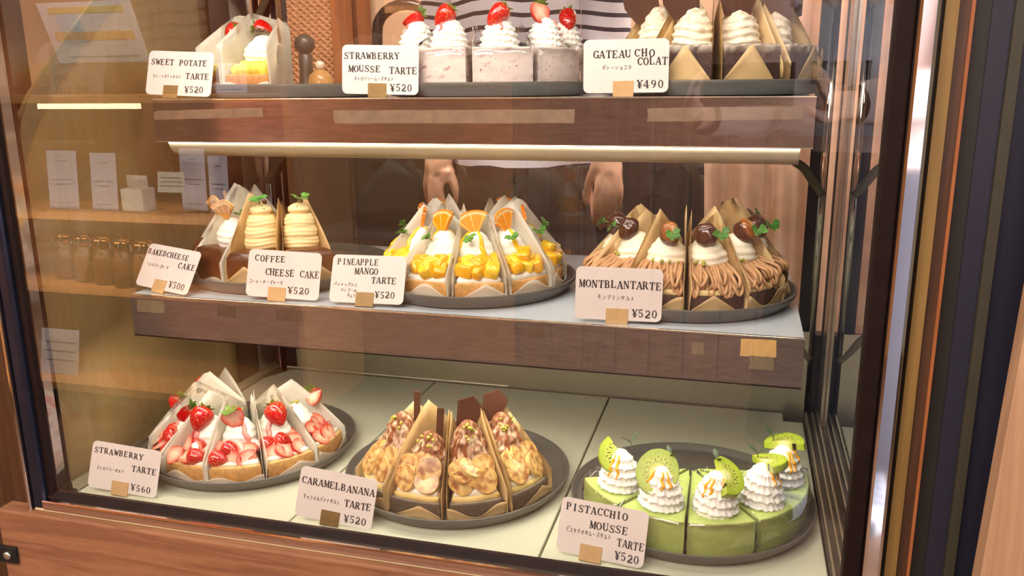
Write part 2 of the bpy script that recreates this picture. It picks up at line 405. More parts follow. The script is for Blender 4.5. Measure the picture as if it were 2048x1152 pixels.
# tan board closing the left end, its front top corner rounded
arc = [(0.006, -0.03), (0.43, -0.03), (0.43, 0.72), (0.40, 0.715), (0.30, 0.68)]
arc += [(0.158, 0.58), (0.128, 0.555), (0.10, 0.528), (0.065, 0.495), (0.038, 0.468), (0.021, 0.445), (0.010, 0.41), (0.006, 0.37)]
b = MB(); extrude_xy(b, arc, -0.026, -0.020, axis='x'); cpart('end_board', b, M_tan)
ao = [(0.006, 0.36), (0.008, 0.40), (0.018, 0.440), (0.036, 0.468), (0.063, 0.496), (0.099, 0.530), (0.157, 0.582), (0.23, 0.63)]
ai = [(0.0065, 0.36), (0.016, 0.392), (0.034, 0.428), (0.056, 0.455), (0.083, 0.483), (0.118, 0.515), (0.176, 0.566), (0.25, 0.614)]
b = MB(); extrude_xy(b, ao+ai[::-1], -0.0195, -0.0175, axis='x'); cpart('curved_edge_trim', b, M_olive)
# left front post
cbox('front_post', -0.033, -0.0165, -0.030, -0.006, -0.012, 0.74, M_bluesteel, 0.004)
cbox('post_edge', -0.0365, -0.0325, -0.034, -0.012, -0.012, 0.74, M_chrome, 0.0015)
cbox('post_side', -0.050, -0.0365, -0.020, 0.06, -0.012, 0.74, M_black, 0.001)
cbox('post_gasket', -0.0165, -0.009, -0.022, -0.012, -0.004, 0.74, M_gasket, 0.001)
b = MB(); extrude_xy(b, [(-0.0205, -0.004), (-0.0125, 0.0075), (-0.0145, 0.009), (-0.023, -0.003)], -0.004, 0.74); cpart('mirrored_corner_strip', b, M_chrome)
cbox('corner_gasket', -0.0125, -0.0102, 0.0045, 0.0075, 0.0, 0.73, M_gasket)
structure(simple('trim_8', -0.12, -0.051, -0.016, 0.04, -0.5, 1.2, M_brownwood))
# right front post
cbox('post_gasket', 0.8628, 0.8775, -0.026, -0.008, -0.012, 0.74, M_gasket, 0.002)
cbox('front_post', 0.8775, 0.8932, -0.032, -0.004, -0.03, 0.74, M_chrome, 0.003)
# foot of the front glass
b = MB(); path_extrude(b, [(-0.024, 0.0045), (-0.020, 0.0095), (-0.0185, 0.0112), (-0.0135, 0.0112), (-0.008, 0.002), (-0.008, -0.004), (-0.024, -0.004)], -0.016, 0.864); cpart('bottom_gasket', b, M_gasket)
b = MB(); path_extrude(b, [(-0.0316, -0.0065), (-0.0318, -0.0060), (-0.0318, 0.0040), (-0.0316, 0.0045), (-0.020, 0.0045), (-0.020, -0.0065)], -0.0165, 0.8775); cpart('front_rail', b, M_chrome_warm, 'auto')
cbox('rail_backing', -0.030, 0.8775, -0.0305, -0.012, -0.0100, -0.0066, material('cream_trim', (206, 190, 150), rough=0.4), 0.0008)
# wood apron panel
b = MB(); boxx(b, -0.0775, 0.862, -0.040, -0.016, -0.36, -0.0102, bev=0.0025)
cpart('front_panel', b, M_frontwood, False)
pb = thing('panel_bracket', 'black metal bracket screwed to the reddish wood panel below the glass', 'bracket', (-0.068, -0.0425, -0.067))
box(MB(), (0, 0, 0), (0.027, 0.005, 0.021), bev=0.001).build('plate', M_black, pb, False)
b = MB(); lathe(b, [(0.0052, 0), (0.005, 0.0018), (0.0025, 0.003)], 14); b.build('screw', M_steel, pb, True, 'round steel screw head', M=rot4((0.002, -0.0025, 0), PI/2))
# pan, tray channels, rear steel
cbox('base_pan', -0.016, 0.886, -0.008, 0.50, -0.035, -0.018, M_gasket)
cbox('side_channel', 0.8615, 0.8845, -0.004, 0.475, -0.018, 0.001, material('grey_channel', (92, 86, 78), rough=0.35, metal=0.5, var=0.15))
for k, x in enumerate((0.8640, 0.8725, 0.879)):
    cbox('channel_lip', x, x+0.0018, -0.002, 0.47, 0.001, 0.006, M_steel)
cbox('side_channel', -0.0105, -0.001, 0.006, 0.475, -0.018, 0.003, M_steel)
cbox('channel_lip', -0.0105, -0.007, 0.006, 0.475, 0.003, 0.011, M_steel)
cbox('rear_steel_plate', 0.03, 0.413, 0.480, 0.484, -0.018, 0.125, M_steel)
cbox('rear_steel_plate', 0.413, 0.862, 0.4745, 0.4785, -0.018, 0.125, M_steel)
cbox('rear_ledge', 0.012, 0.413, 0.4735, 0.480, -0.018, 0.004, M_steel, 0.0015)
# left and right rear side strips
cbox('dark_side_strip', -0.0108, -0.0085, 0.372, 0.424, 0.0, 0.72, material('mottled_dark_strip', (74, 54, 34), rough=0.4, metal=0.3, var=0.3, vscale=30))
cbox('polished_side_strip', -0.0108, -0.0085, 0.4245, 0.4805, 0.0, 0.72, M_mirror, 0.0006)
cbox('polished_side_strip', 0.8805, 0.8845, 0.425, 0.4805, 0.0, 0.72, M_mirror, 0.0006)
cbox('dark_side_strip', 0.8790, 0.8845, 0.4805, 0.492, 0.0, 0.72, M_black)
for x in (-0.0005, 0.8645):
    b = MB(); lathe(b, [(0.0058, -0.004), (0.0058, 0.72)], 18); cpart('shelf_post', b.xf(Matrix.Translation((x, 0.4845-(0.002 if x > 0.5 else 0), 0))), M_chrome, True)
# rear sliding doors
cbox('door_stile', 0.008, 0.046, 0.488, 0.500, 0.115, 0.72, M_bluesteel, 0.001)
cbox('door_stile', 0.846, 0.862, 0.488, 0.500, 0.115, 0.72, M_black, 0.001)
cbox('door_stile_edge', 0.0215, 0.0245, 0.4865, 0.489, 0.115, 0.72, M_chrome)
cbox('rear_door_glass', 0.046, 0.52, 0.494, 0.497, 0.12, 0.72, M_reardoor)
cbox('rear_door_glass', 0.50, 0.846, 0.488, 0.491, 0.12, 0.72, M_reardoor)
cbox('rear_sill', -0.012, 0.886, 0.486, 0.51, -0.03, 0.118, M_black)
cbox('case_roof', -0.05, 0.894, -0.03, 0.52, 0.74, 0.78, M_bluesteel)
# shelf brackets, hooked on the posts
def bracket(x, zb, s, ln=1.0, top=True):
    pts = [(x, 0.480, zb), (x+s*0.012*ln, 0.478, zb+0.016*ln), (x+s*0.026*ln, 0.476, zb+0.036*ln), (x+s*0.040*ln, 0.474, zb+0.046*ln), (x+s*0.047*ln, 0.473, zb+0.053*ln), (x+s*0.049*ln, 0.472, zb+0.064*ln)]
    b = MB(); tube(b, smooth_path(pts, 5), 0.0062, 10); cpart('shelf_bracket', b, M_bracket, True)
bracket(-0.0005, 0.322, 1); bracket(0.8645, 0.322, -1); bracket(0.8645, 0.082, -1); bracket(-0.0005, 0.572, 1); bracket(0.8645, 0.572, -1)

# deck tiles
nb = [(0.012, 0.0)]
def tile(poly, label, loc):
    b = MB(); extrude_xy(b, poly, -0.0165, 0.0)
    t = b.build('deck_tile', M_tile, None, False)
    bm = bmesh.new(); bm.from_mesh(t.data)
    bmesh.ops.bevel(bm, geom=[e for e in bm.edges], offset=0.0016, segments=2, profile=0.5, affect='EDGES'); bm.to_mesh(t.data); bm.free()
    tag(t, label, 'tile', 'pale deck tiles'); return t
tile([(0.0, 0.0), (0.2852, 0.0), (0.2852, 0.4725), (0.025, 0.4725), (0.004, 0.43), (0.0, 0.42)], 'pale green enamel deck tile under the strawberry tart plate', None)
tile([(0.2875, 0.0), (0.5740, 0.0), (0.5740, 0.4725), (0.2875, 0.4725)], 'pale green enamel deck tile under the caramel banana plate', None)
tile([(0.5763, 0.0), (0.8600, 0.0), (0.8600, 0.440), (0.833, 0.440), (0.833, 0.4705), (0.5763, 0.4705)], 'pale green enamel deck tile with a notched corner, under the pistachio plate', None)

# ------------------------------------------------------------------ shelves
def shelf(y0, z, label, housing, x0=0.0349, x1=0.8252):
    t = thing('display_shelf', label, 'shelf', ((x0+x1)/2, y0, z)); o = Vector(t.location)
    P = lambda n, b, m, sm=False, lb=None: b.build(n, m, t, sm, lb, M=Matrix.Translation(-o))
    P('shelf_board', boxx(MB(), x0, x1, y0+0.0015, 0.455, z-0.006, z-0.0002, bev=0.0006), M_shelf)
    lip = P('front_lip', boxx(MB(), x0, x1, y0-0.0012, y0+0.0012, z-0.0516, z-0.0012, bev=0.0004), M_lip if housing else M_lip2)
    P('lip_edge', boxx(MB(), x0, x1, y0-0.002, y0+0.002, z-0.0012, z+0.0006, bev=0.0003), M_liptrim)
    P('lip_edge', boxx(MB(), x0, x1, y0-0.002, y0+0.002, z-0.0528, z-0.0516, bev=0.0003), M_liptrim if housing else M_gasket)
    if housing:
        b = MB(); pr = [(0.0, 0.0), (0.05, 0.0)]
        prof = [(y0+0.004, z-0.010)]+[(y0+0.030+0.026*math.cos(PI+PI*k/10), z-0.046+0.026*math.sin(PI+PI*k/10)) for k in range(11)]+[(y0+0.056, z-0.010)]
        path_extrude(b, prof, x0+0.012, x1-0.012); P('lamp_housing', b, M_housing, 'auto')
    return t, P
top_shelf, PT = shelf(0.1738, 0.4602, 'upper display shelf with taped dark lip, holding the mousse tarts', True)
mid_shelf, PM = shelf(0.0937, 0.2271, 'lower display shelf with scuffed brown lip, holding the pineapple tarts', False)
# tape on the lips
def tape(P, x0, x1, z0, z1, y, mat, name='tape_strip', skew=0.0, rag=0.0008, seed=1, label=None):
    n = 16; rnd = random.Random(seed); A = []
    for i in range(3):
        A.append([(x0+(x1-x0)*j/n+(rnd.uniform(-1, 1)*rag if j in (0, n) else 0), y, z0+(z1-z0)*i/2+skew*(j/n-0.5)+(rnd.uniform(-1, 1)*rag*0.4)) for j in range(n+1)])
    b = MB(); sheet(b, A[::-1], 0.0002); P(name, b, mat, False, label)
tape(PT, 0.036, 0.190, 0.437, 0.448, 0.1724, M_tape, skew=0.004, seed=1)
tape(PT, 0.285, 0.575, 0.432, 0.447, 0.1724, M_tape, skew=0.001, seed=2)
tape(PT, 0.655, 0.812, 0.436, 0.450, 0.1724, M_tape, skew=0.003, seed=3)
tape(PM, 0.0437, 0.0825, 0.2055, 0.2215, 0.0924, M_tapegrey, seed=4)
tape(PM, 0.157, 0.183, 0.2075, 0.2205, 0.0924, M_tapedark, seed=5)
tape(PM, 0.2365, 0.276, 0.2075, 0.2205, 0.0924, M_tapedark, seed=6)
tape(PM, 0.7645, 0.7985, 0.2055, 0.2238, 0.0924, M_kraft, skew=0.001, seed=7, label='bright kraft tape')
tape(PM, 0.774, 0.797, 0.192, 0.206, 0.0923, M_tapegrey, seed=8)
tape(PM, 0.493, 0.507, 0.207, 0.219, 0.0924, M_tapedark, seed=9)
tape(PM, 0.540, 0.560, 0.209, 0.219, 0.0924, M_tapedark, seed=10)
tape(PM, 0.652, 0.666, 0.205, 0.215, 0.0924, M_tapedark, seed=11)
tape(PM, 0.716, 0.728, 0.203, 0.216, 0.0924, M_tapegrey, seed=12)

# ------------------------------------------------------------------ kitchen behind the case
cab = thing('kitchen_counter', 'dark wood kitchen counter behind the glass case', 'counter', (0.0, 1.6, -0.5))
boxx(MB(), -1.4, 1.5, -0.33, 0.33, 0.0, 0.90, bev=0.004).build('cabinet_front', M_darkwood, cab, False)
for i in range(5):
    x = -1.36+i*0.57
    boxx(MB(), x, x+0.555, -0.345, -0.331, 0.06, 0.86, bev=0.004).build('cabinet_door', M_darkwood, cab, False)
boxx(MB(), -1.42, 1.52, -0.36, 0.345, 0.90, 0.94, bev=0.004).build('worktop', material('worktop_laminate', (150, 112, 88), rough=0.35, var=0.1), cab, False)
# wall cabinet with a woven mesh door
mc = thing('mesh_door_cabinet', 'orange brown wooden cabinet with a woven mesh door behind the counter', 'cabinet', (-0.545, 1.72, 0.44))
boxx(MB(), -0.19, 0.09, -0.02, 0.20, 0.0, 0.55, bev=0.004).build('body', M_walnut, mc, False)
for x0, x1, z0, z1 in ((-0.19, -0.095, 0, 0.55), (0.062, 0.09, 0, 0.55), (-0.095, 0.062, 0.0, 0.022), (-0.095, 0.062, 0.53, 0.55)):
    boxx(MB(), x0, x1, -0.036, -0.021, z0, z1, bev=0.002).build('door_frame', M_walnut, mc, False)
M_cane = wood('woven_cane', (182, 124, 86), (198, 142, 102), 20, (1, 1, 1), 0.6, 0.02, 3)
b = MB(); boxx(b, -0.095, 0.062, -0.027, -0.0215, 0.02, 0.532)
for k in range(-26, 26):
    for s in (1, -1):
        z0 = 0.27+k*0.020; pts = []
        for q in range(11):
            x = -0.095+0.157*q/10; z = z0+s*(x+0.016)*0.8
            if 0.022 <= z <= 0.53: pts.append((x, -0.029+0.0015*math.cos(q*PI+(0 if s > 0 else PI)), z))
        if len(pts) > 1: tube(b, pts, 0.0036, 5, mi=0)
b.build('woven_panel', M_cane, mc, 'auto')
# small things on the worktop
pm = thing('pepper_mill', 'dark pepper mill on the worktop beside the mesh door cabinet', 'pepper mill', (-0.475, 1.50, 0.44))
b = MB(); lathe(b, [(0.026, 0), (0.027, 0.01), (0.022, 0.04), (0.019, 0.08), (0.021, 0.12), (0.016, 0.125)], 18); b.build('body', material('mill_dark', (72, 58, 52), rough=0.35), pm, True)
b = MB(); lathe(b, [(0.016, 0.126), (0.03, 0.142), (0.028, 0.165), (0.012, 0.178), (0.004, 0.18)], 18); b.build('knob', MATS['mill_dark'], pm, True)
bt = thing('glass_bottle', 'squat tan bottle with a pale cap on the worktop', 'bottle', (-0.41, 1.46, 0.44))
b = MB(); lathe(b, [(0.034, 0), (0.036, 0.01), (0.036, 0.05), (0.03, 0.065), (0.012, 0.08)], 20); b.build('body', material('bottle_tan', (186, 140, 84), rough=0.25), bt, True)
b = MB(); lathe(b, [(0.013, 0.08), (0.013, 0.098), (0.004, 0.104)], 16); b.build('cap', material('bottle_cap', (222, 206, 190), rough=0.4), bt, True)
tag(simple('paper_box', -0.545, -0.495, 1.40, 1.45, 0.44, 0.49, material('pink_box', (214, 172, 150), rough=0.7)), 'small pinkish paper box on the worktop below the mesh door cabinet', 'box')
fc = thing('kitchen_faucet', 'tall black gooseneck kitchen faucet behind the strawberry mousse tarts', 'faucet', (-0.055, 1.45, 0.44))
b = MB(); pts = [(0.0, 0, 0), (0.0, 0, 0.16)]+[(-0.085+0.085*math.cos(a), 0, 0.18+0.065*math.sin(a)) for a in [PI*k/12 for k in range(13)]]+[(-0.173, 0, 0.130)]
tube(b, pts, 0.0150, 14); b.build('spout', material('faucet_black', (34, 30, 30), rough=0.18, spec=0.7), fc, True)
b = MB(); lathe(b, [(0.026, 0), (0.026, 0.012), (0.016, 0.02)], 18); b.build('base', MATS['faucet_black'], fc, True)
tag(lathe(MB(), [(0.007, 0.44), (0.007, 1.3)], 12).xf(Matrix.Translation((-0.372, 1.62, 0))).build('copper_pipe', material('brown_pipe', (128, 82, 60), rough=0.3, metal=0.5)), 'thin brown vertical pipe in front of the beige kitchen wall', 'pipe')
tag(simple('wall_shelf_rail', -0.35, -0.27, 1.70, 1.75, 0.565, 0.572, material('rail_pale', (232, 200, 176), rough=0.4)), 'short pale rail on the beige kitchen wall', 'rail')
# pale pink curtain at the right
cu = MB(); P = []
for i in range(24):
    z = -0.30+1.15*i/23; row = []
    for j in range(70):
        x = 0.690+0.55*j/69; w = 0.010*math.sin(x*95+0.6*math.sin(z*5))+0.006*math.sin(x*211+z*4)+0.004*N((x, z, 0), 22)
        row.append((x+0.006*math.sin(z*9)*(1-j/69.0), 0.78+w*(1.15-0.5*i/23), z))
    P.append(row)
sheet(cu, P, 0.0015, (248, 220, 198))
tag(cu.build('linen_curtain', material('pale_pink_linen', None, rough=0.85, var=0.12, vscale=25, bump=0.15, bscale=500, trans=0.5)), 'pale pink gathered linen curtain hanging behind the case', 'curtain')

# ------------------------------------------------------------------ food materials
F_crust = material('baked_tart_crust', None, rough=0.75, var=0.25, vscale=160, bump=0.5, bscale=700)
F_choc = material('cocoa_crust', None, rough=0.7, var=0.3, vscale=200, bump=0.55, bscale=600)
F_cream = material('whipped_cream', None, rough=0.45, var=0.03, vscale=120, sss=0.25, bump=0.04, bscale=300)
F_dust = material('cocoa_dusted_cream', None, rough=0.7, var=0.12, vscale=260, bump=0.25, bscale=900, second=None)
F_wet = material('glossy_fruit', None, rough=0.16, var=0.12, vscale=180, bump=0.10, bscale=260, spec=0.6, coat=0.3)
F_pulp = material('soft_fruit', None, rough=0.3, var=0.12, vscale=160, bump=0.15, bscale=350)
F_mousse = material('mousse', None, rough=0.6, var=0.1, vscale=120, bump=0.12, bscale=500)
def speckled():
    m = material('speckled_mousse', None, rough=0.55, var=0.06, vscale=120, bump=0.12, bscale=400)
    nt = m.node_tree; b = nt.nodes['Principled BSDF']; src = b.inputs['Base Color'].links[0].from_socket
    tc = nt.nodes.new('ShaderNodeTexCoord'); vo = nt.nodes.new('ShaderNodeTexNoise'); vo.inputs['Scale'].default_value = 330; vo.inputs['Detail'].default_value = 1
    nt.links.new(tc.outputs['Object'], vo.inputs['Vector'])
    lt = nt.nodes.new('ShaderNodeMapRange'); lt.inputs[1].default_value = 0.70; lt.inputs[2].default_value = 0.76; nt.links.new(vo.outputs['Fac'], lt.inputs[0])
    mx = nt.nodes.new('ShaderNodeMix'); mx.data_type = 'RGBA'; nt.links.new(lt.outputs[0], mx.inputs[0]); nt.links.new(src, mx.inputs[6]); mx.inputs[7].default_value = (*lin((92, 52, 56)), 1)
    nt.links.new(mx.outputs[2], b.inputs['Base Color']); return m
F_speck = speckled()
F_glaze = material('browned_glaze', None, rough=0.32, var=0.3, vscale=70, bump=0.12, bscale=160, coat=0.12)
F_leaf = material('fresh_leaf', None, rough=0.45, var=0.2, vscale=200, trans=0.15)
F_sauce = material('fruit_sauce', None, rough=0.1, var=0.05, spec=0.7)
F_noodle = material('chestnut_cream', None, rough=0.42, var=0.12, vscale=150)
F_flake = material('chocolate_flake', None, rough=0.35, var=0.12, vscale=60)
F_paperw = material('white_wax_paper', (250, 247, 236), rough=0.5, var=0.04, vscale=40, trans=0.55, bump=0.05, bscale=120)
F_paperk = material('kraft_wax_paper', (232, 204, 150), rough=0.5, var=0.07, vscale=60, trans=0.36, bump=0.08, bscale=160)
def berry_skin():
    m = material('strawberry_skin', None, rough=0.14, var=0.15, vscale=80, spec=0.6, coat=0.5)
    nt = m.node_tree; b = nt.nodes['Principled BSDF']; src = b.inputs['Base Color'].links[0].from_socket
    tc = nt.nodes.new('ShaderNodeTexCoord'); vo = nt.nodes.new('ShaderNodeTexVoronoi'); vo.inputs['Scale'].default_value = 400
    nt.links.new(tc.outputs['Object'], vo.inputs['Vector'])
    lt = nt.nodes.new('ShaderNodeMath'); lt.operation = 'LESS_THAN'; lt.inputs[1].default_value = 0.22; nt.links.new(vo.outputs['Distance'], lt.inputs[0])
    mx = nt.nodes.new('ShaderNodeMix'); mx.data_type = 'RGBA'; nt.links.new(lt.outputs[0], mx.inputs[0]); nt.links.new(src, mx.inputs[6]); mx.inputs[7].default_value = (*lin((226, 150, 60)), 1)
    nt.links.new(mx.outputs[2], b.inputs['Base Color'])
    bp = nt.nodes.new('ShaderNodeBump'); bp.inputs['Strength'].default_value = 0.5; bp.inputs['Distance'].default_value = 0.001
    mr = nt.nodes.new('ShaderNodeMapRange'); mr.inputs[1].default_value = 0.0; mr.inputs[2].default_value = 0.45; nt.links.new(vo.outputs['Distance'], mr.inputs[0])
    nt.links.new(mr.outputs[0], bp.inputs['Height']); nt.links.new(bp.outputs[0], b.inputs['Normal'])
    return m
F_berry = berry_skin()

CREAM_W = (250, 246, 234)
RO = 0.07                       # the thing's base point lies this far from the apex of its slice
def lp(r, a, z): return Vector((r*math.cos(a)-RO, r*math.sin(a), z))

# ------------------------------------------------------------------ food shapes
def outline(R, ha, ins, rin=0.007, ns=7, na=12):
    pts = []
    g = lambda r: max(0.0, ha-ins/max(r, 0.012))
    for s in range(ns): r = rin+(R-ins-rin)*s/ns; pts.append((r, -g(r)))
    for k in range(na+1): pts.append((R-ins, -g(R)+2*g(R)*k/na))
    for s in range(ns): r = R-ins+(rin-R+ins)*(s+1)/(ns+1); pts.append((r, g(r)))
    return pts
def wedge(b, R, ha, z0, z1, side, top, bev=0.002, jit=0.0004, seed=0, topf=None, sidef=None, bulge=0.0, dome=0.0, levels=3):
    lv = [(z0, 0.0008)]+[(z0+(z1-bev-z0)*k/levels, 0.0) for k in range(0 if levels < 2 else 1, levels)]+[(z1-bev, 0.0), (z1-bev*0.35, bev*0.3), (z1, bev)]
    P, C = [], []
    for i, (z, ins) in enumerate(lv):
        t = (z-z0)/(z1-z0); row, cr = [], []
        for r, a in outline(R+bulge*math.sin(PI*t), ha, ins):
            p = lp(r, a, z); k = N((p.x+seed, p.y, p.z), 130)*jit; p = p+Vector((k, k*0.5, k*0.6 if i > 1 else 0)); row.append(p); cr.append(sidef(r/R, a/ha, t) if sidef else side)
        P.append(row); C.append(cr)
    rows = len(P); last = P[-1]; c = Vector((R*0.62-RO, 0, z1))
    for q in (0.8, 0.6, 0.4, 0.2, 0.03):
        row = []
        for p in last:
            v = c+(p-c)*q; v.z = z1+dome*(1-q*q)+N((v.x+seed, v.y, 0), 90)*jit*1.5; row.append(v)
        P.append(row)
        C.append([topf(v) if topf else top for v in row])
    C[rows-1] = [topf(v) if topf else top for v in last]
    k0 = len(b.v); grid(b, P, C, 0, closed=True); n = len(P[0])
    b.f.append(tuple(k0+j for j in range(n))[::-1]); b.m.append(0)
    return b
def paper(b, R, ha, seed, peak=0.088, pr=0.058, flap='wave', fh=0.015, outer=0.016, skip=None, apex=0.6):
    rnd = random.Random(seed*7+3)
    for s in (-1, 1):
        if skip == s: continue
        pk = peak*rnd.uniform(0.92, 1.08); pq = pr+rnd.uniform(-0.008, 0.008); lean = rnd.uniform(-0.003, 0.0015); ph = rnd.uniform(0, 6)
        A = []; nu, nv = 18, 7
        for i in range(nu+1):
            r = 0.006+(R+0.003-0.006)*i/nu
            h = (apex*pk+(pk-apex*pk)*((r-0.006)/(pq-0.006))) if r < pq else outer+(pk-outer)*(1-(r-pq)/(R+0.003-pq))**0.95
            row = []
            for j in range(nv+1):
                v = j/nv; z = h*v
                off = s*(0.0007+lean*v*v+0.0012*math.sin(r*70+ph)*v)
                a = s*ha; row.append((r*math.cos(a)-RO-math.sin(a)*off*1.0, r*math.sin(a)+math.cos(a)*off, z+0.0002))
            A.append(row)
        sheet(b, A, 0.00025)
    A = []; c = rnd.uniform(-0.35, 0.35); d = rnd.uniform(0.7, 1.2); nj = 18
    for j in range(nj+1):
        u = -1+2*j/nj; a = u*ha*1.0
        if flap == 'tri': h = 0.003+fh*max(0.0, 1-abs(u-c)*1.15)
        elif flap == 'edge': h = 0.004+fh*abs(u)**1.6
        elif flap == 'low': h = 0.0035+fh*0.25*(1+math.sin(u*4+d*5))
        else: h = 0.004+fh*(0.45+0.4*math.sin(u*3.3*d+c*8))
        row = []
        for v in (0.0, 0.25, 0.5, 0.75, 1.0):
            row.append(lp(R+0.0012+0.0026*v*v+0.0006*math.sin(u*6+d)*v, a, 0.0006+h*v))
        A.append(row)
    sheet(b, A, 0.00025)
    return b
def cream_surf(R, H, style, seed):
    ph = seed*1.7
    def surf(a, t):
        if style == 'blob':
            r = R*max(0.0, 1-t**3.2)**0.5*(0.84+0.20*math.sin(PI*min(1, 0.15+t*1.1)))
            r *= 1+0.028*math.sin(t*30+1.6*math.sin(a+ph))+0.09*N((math.cos(a)+ph, math.sin(a), t*2), 1.2); z = H*t
        elif style == 'rosette':
            w = t+0.012*math.sin(11*a+ph+9*t)+0.008*math.sin(27*a+ph*2+20*t); lay = 1-abs(math.sin(PI*(5.2*w+a/(2*PI))))
            r = R*(1-0.50*t**1.5)*max(0.0, 1-t**5)**0.5*(0.90+0.16*lay**1.3)*(1+0.030*math.sin(22*a+5*math.floor(5.2*w+a/(2*PI))+ph)+0.015*math.sin(41*a+ph)); z = H*(t+0.022*math.sin(14*a+ph+3*t)*math.sin(PI*t))
        elif style == 'stack':
            if t < 0.76: q = t/0.76; r = R*(1-0.34*q*q)*(0.94+0.09*abs(math.sin(PI*(3.1*q+0.05*math.sin(a+ph))))**0.6)*(1.0 if q < 0.97 else 0.78)
            else: q = (t-0.76)/0.24; r = R*0.60*max(0.0, math.sin(PI*min(1, 0.22+q*0.78)))**0.6
            r *= 1+0.018*math.sin(t*70+2*math.sin(2*a+ph))+0.03*N((math.cos(a)+ph, math.sin(a), t*3), 1.5); z = H*t
        else:
            r = R*(1-0.38*t**1.4)*max(0.0, 1-t**5)**0.55*(0.86+0.16*math.sin(PI*min(1, 0.25+t)))
            r *= 1+0.05*math.sin(t*36+1.8*math.sin(a*2+ph))+0.10*N((math.cos(a)+ph, math.sin(a), t*3), 2.2)+0.03*N((math.cos(a)*4, math.sin(a)*4, t*14+ph), 3); z = H*t
        return Vector((r*math.cos(a), r*math.sin(a), z))
    return surf
def cream(b, surf, col=CREAM_W, colf=None, n=48, m=34):
    P, C = [], []
    for i in range(m+1):
        t = i/m*0.998; P.append([surf(2*PI*j/n, t) for j in range(n)]); C.append([colf(p, t) if colf else col for p in P[-1]])
    k0 = len(b.v); grid(b, P, C, 0, closed=True)
    b.f.append(tuple(k0+m*n+j for j in range(n))); b.m.append(0); b.f.append(tuple(k0+j for j in range(n))[::-1]); b.m.append(0)
    return b
def drip(b, surf, a, t0, t1, rad, col):
    pts = []
    for k in range(12):
        t = t0+(t1-t0)*k/11; p = surf(a+0.06*math.sin(k), t); d = Vector((p.x, p.y, 0)); d = d.normalized() if d.length > 1e-6 else Vector((1, 0, 0))
        pts.append(p+d*rad*0.15)
    tube(b, pts, [rad*(0.7+0.5*math.sin(PI*k/11)) for k in range(12)], 8, col)
    return b
BP = [(0.10, 0.0), (0.42, 0.09), (0.70, 0.24), (0.90, 0.43), (1.0, 0.64), (0.95, 0.82), (0.70, 0.94), (0.34, 1.0)]
def bprof(R, L, n=12):
    out = []
    for k in range(n+1):
        x = k/n*(len(BP)-1); i = min(int(x), len(BP)-2); f = x-i
        out.append((R*(BP[i][0]+(BP[i+1][0]-BP[i][0])*f), L*(BP[i][1]+(BP[i+1][1]-BP[i][1])*f)))
    return out
def berry(b, R=0.0125, L=0.027):
    return lathe(b, bprof(R, L, 14), 22, colf=lambda a, t, p: mixc((190, 18, 16), (226, 96, 66), max(0, t*1.6-0.95)))
def half_berry(b, R=0.0125, L=0.026, seed=0, n=12):
    """cut face on -y"""
    pr = bprof(R, L, 12); P, C = [], []
    for i, (r, z) in enumerate(pr):
        P.append([(r*math.cos(PI*j/n), r*math.sin(PI*j/n), z) for j in range(n+1)]); C.append([mixc((196, 20, 16), (222, 84, 60), max(0, i/12*1.6-0.95))]*(n+1))
    grid(b, P, C, 0, flip=False)
    P, C = [], []
    for i, (r, z) in enumerate(pr):
        row, cr = [], []
        for j in range(n+1):
            x = -1+2*j/n; d = max(abs(x), abs(z/L-0.55)/0.5*0.9); k = N((x*2+seed, z/L*5, seed), 2.0)
            row.append((-r*x, 0.0006*(1-x*x) if False else 0.0, z))
            c = mixc((251, 218, 190), (222, 84, 62), min(1, d**1.6*0.85+0.25*abs(k))); cr.append(mixc(c, (198, 34, 26), max(0, (d-0.84)/0.14)))
        P.append(row); C.append(cr)
    return grid(b, P, C, 0)
def calyx(b, R=0.011, n=6, col=(92, 138, 44), lift=0.35, seed=0):
    rnd = random.Random(seed)
    for k in range(n):
        a = 2*PI*k/n+rnd.uniform(-0.2, 0.2); l = R*rnd.uniform(0.8, 1.25); A = []
        for i in range(5):
            t = i/4; w = 0.32*R*math.sin(PI*(0.15+0.85*t))*(1 if t < 0.95 else 0.1)
            d = Vector((math.cos(a), math.sin(a), 0)); q = Vector((-math.sin(a), math.cos(a), 0)); c = d*l*t+Vector((0, 0, l*lift*t*t-0.1*l*t))
            A.append([c-q*w, c+Vector((0, 0, -0.0004)), c+q*w])
        sheet(b, A, 0.0003, mixc(col, (140, 170, 60), rnd.random()*0.5))
    return b
def sprig(b, s=1.0, seed=0, col=(88, 150, 52)):
    rnd = random.Random(seed)
    tube(b, [(0, 0, 0), (0.001*s, 0, 0.004*s), (0.0025*s, 0, 0.008*s)], 0.0005*s, 5, (110, 150, 70))
    for k in range(6):
        a = rnd.uniform(-0.4, 0.4)+(k-2.5)*0.75; l = s*rnd.uniform(0.006, 0.010); base = Vector((0.0015*s, 0, 0.004*s+0.0008*s*k)); A = []
        d = Vector((math.cos(a), math.sin(a), 0.45)).normalized(); q = d.cross(Vector((0, 0, 1))).normalized()
        for i in range(9):
            t = i/8; w = s*0.0034*math.sin(PI*(0.08+0.9*t))*(0.62+0.5*abs(math.sin(t*PI*2.6)))
            c = base+d*l*t+Vector((0, 0, -0.0015*s*t*t)); A.append([c-q*w, c+Vector((0, 0, -0.0003)), c+q*w])
        sheet(b, A, 0.0002, mixc(col, (120, 180, 80), rnd.random()*0.6))
    return b
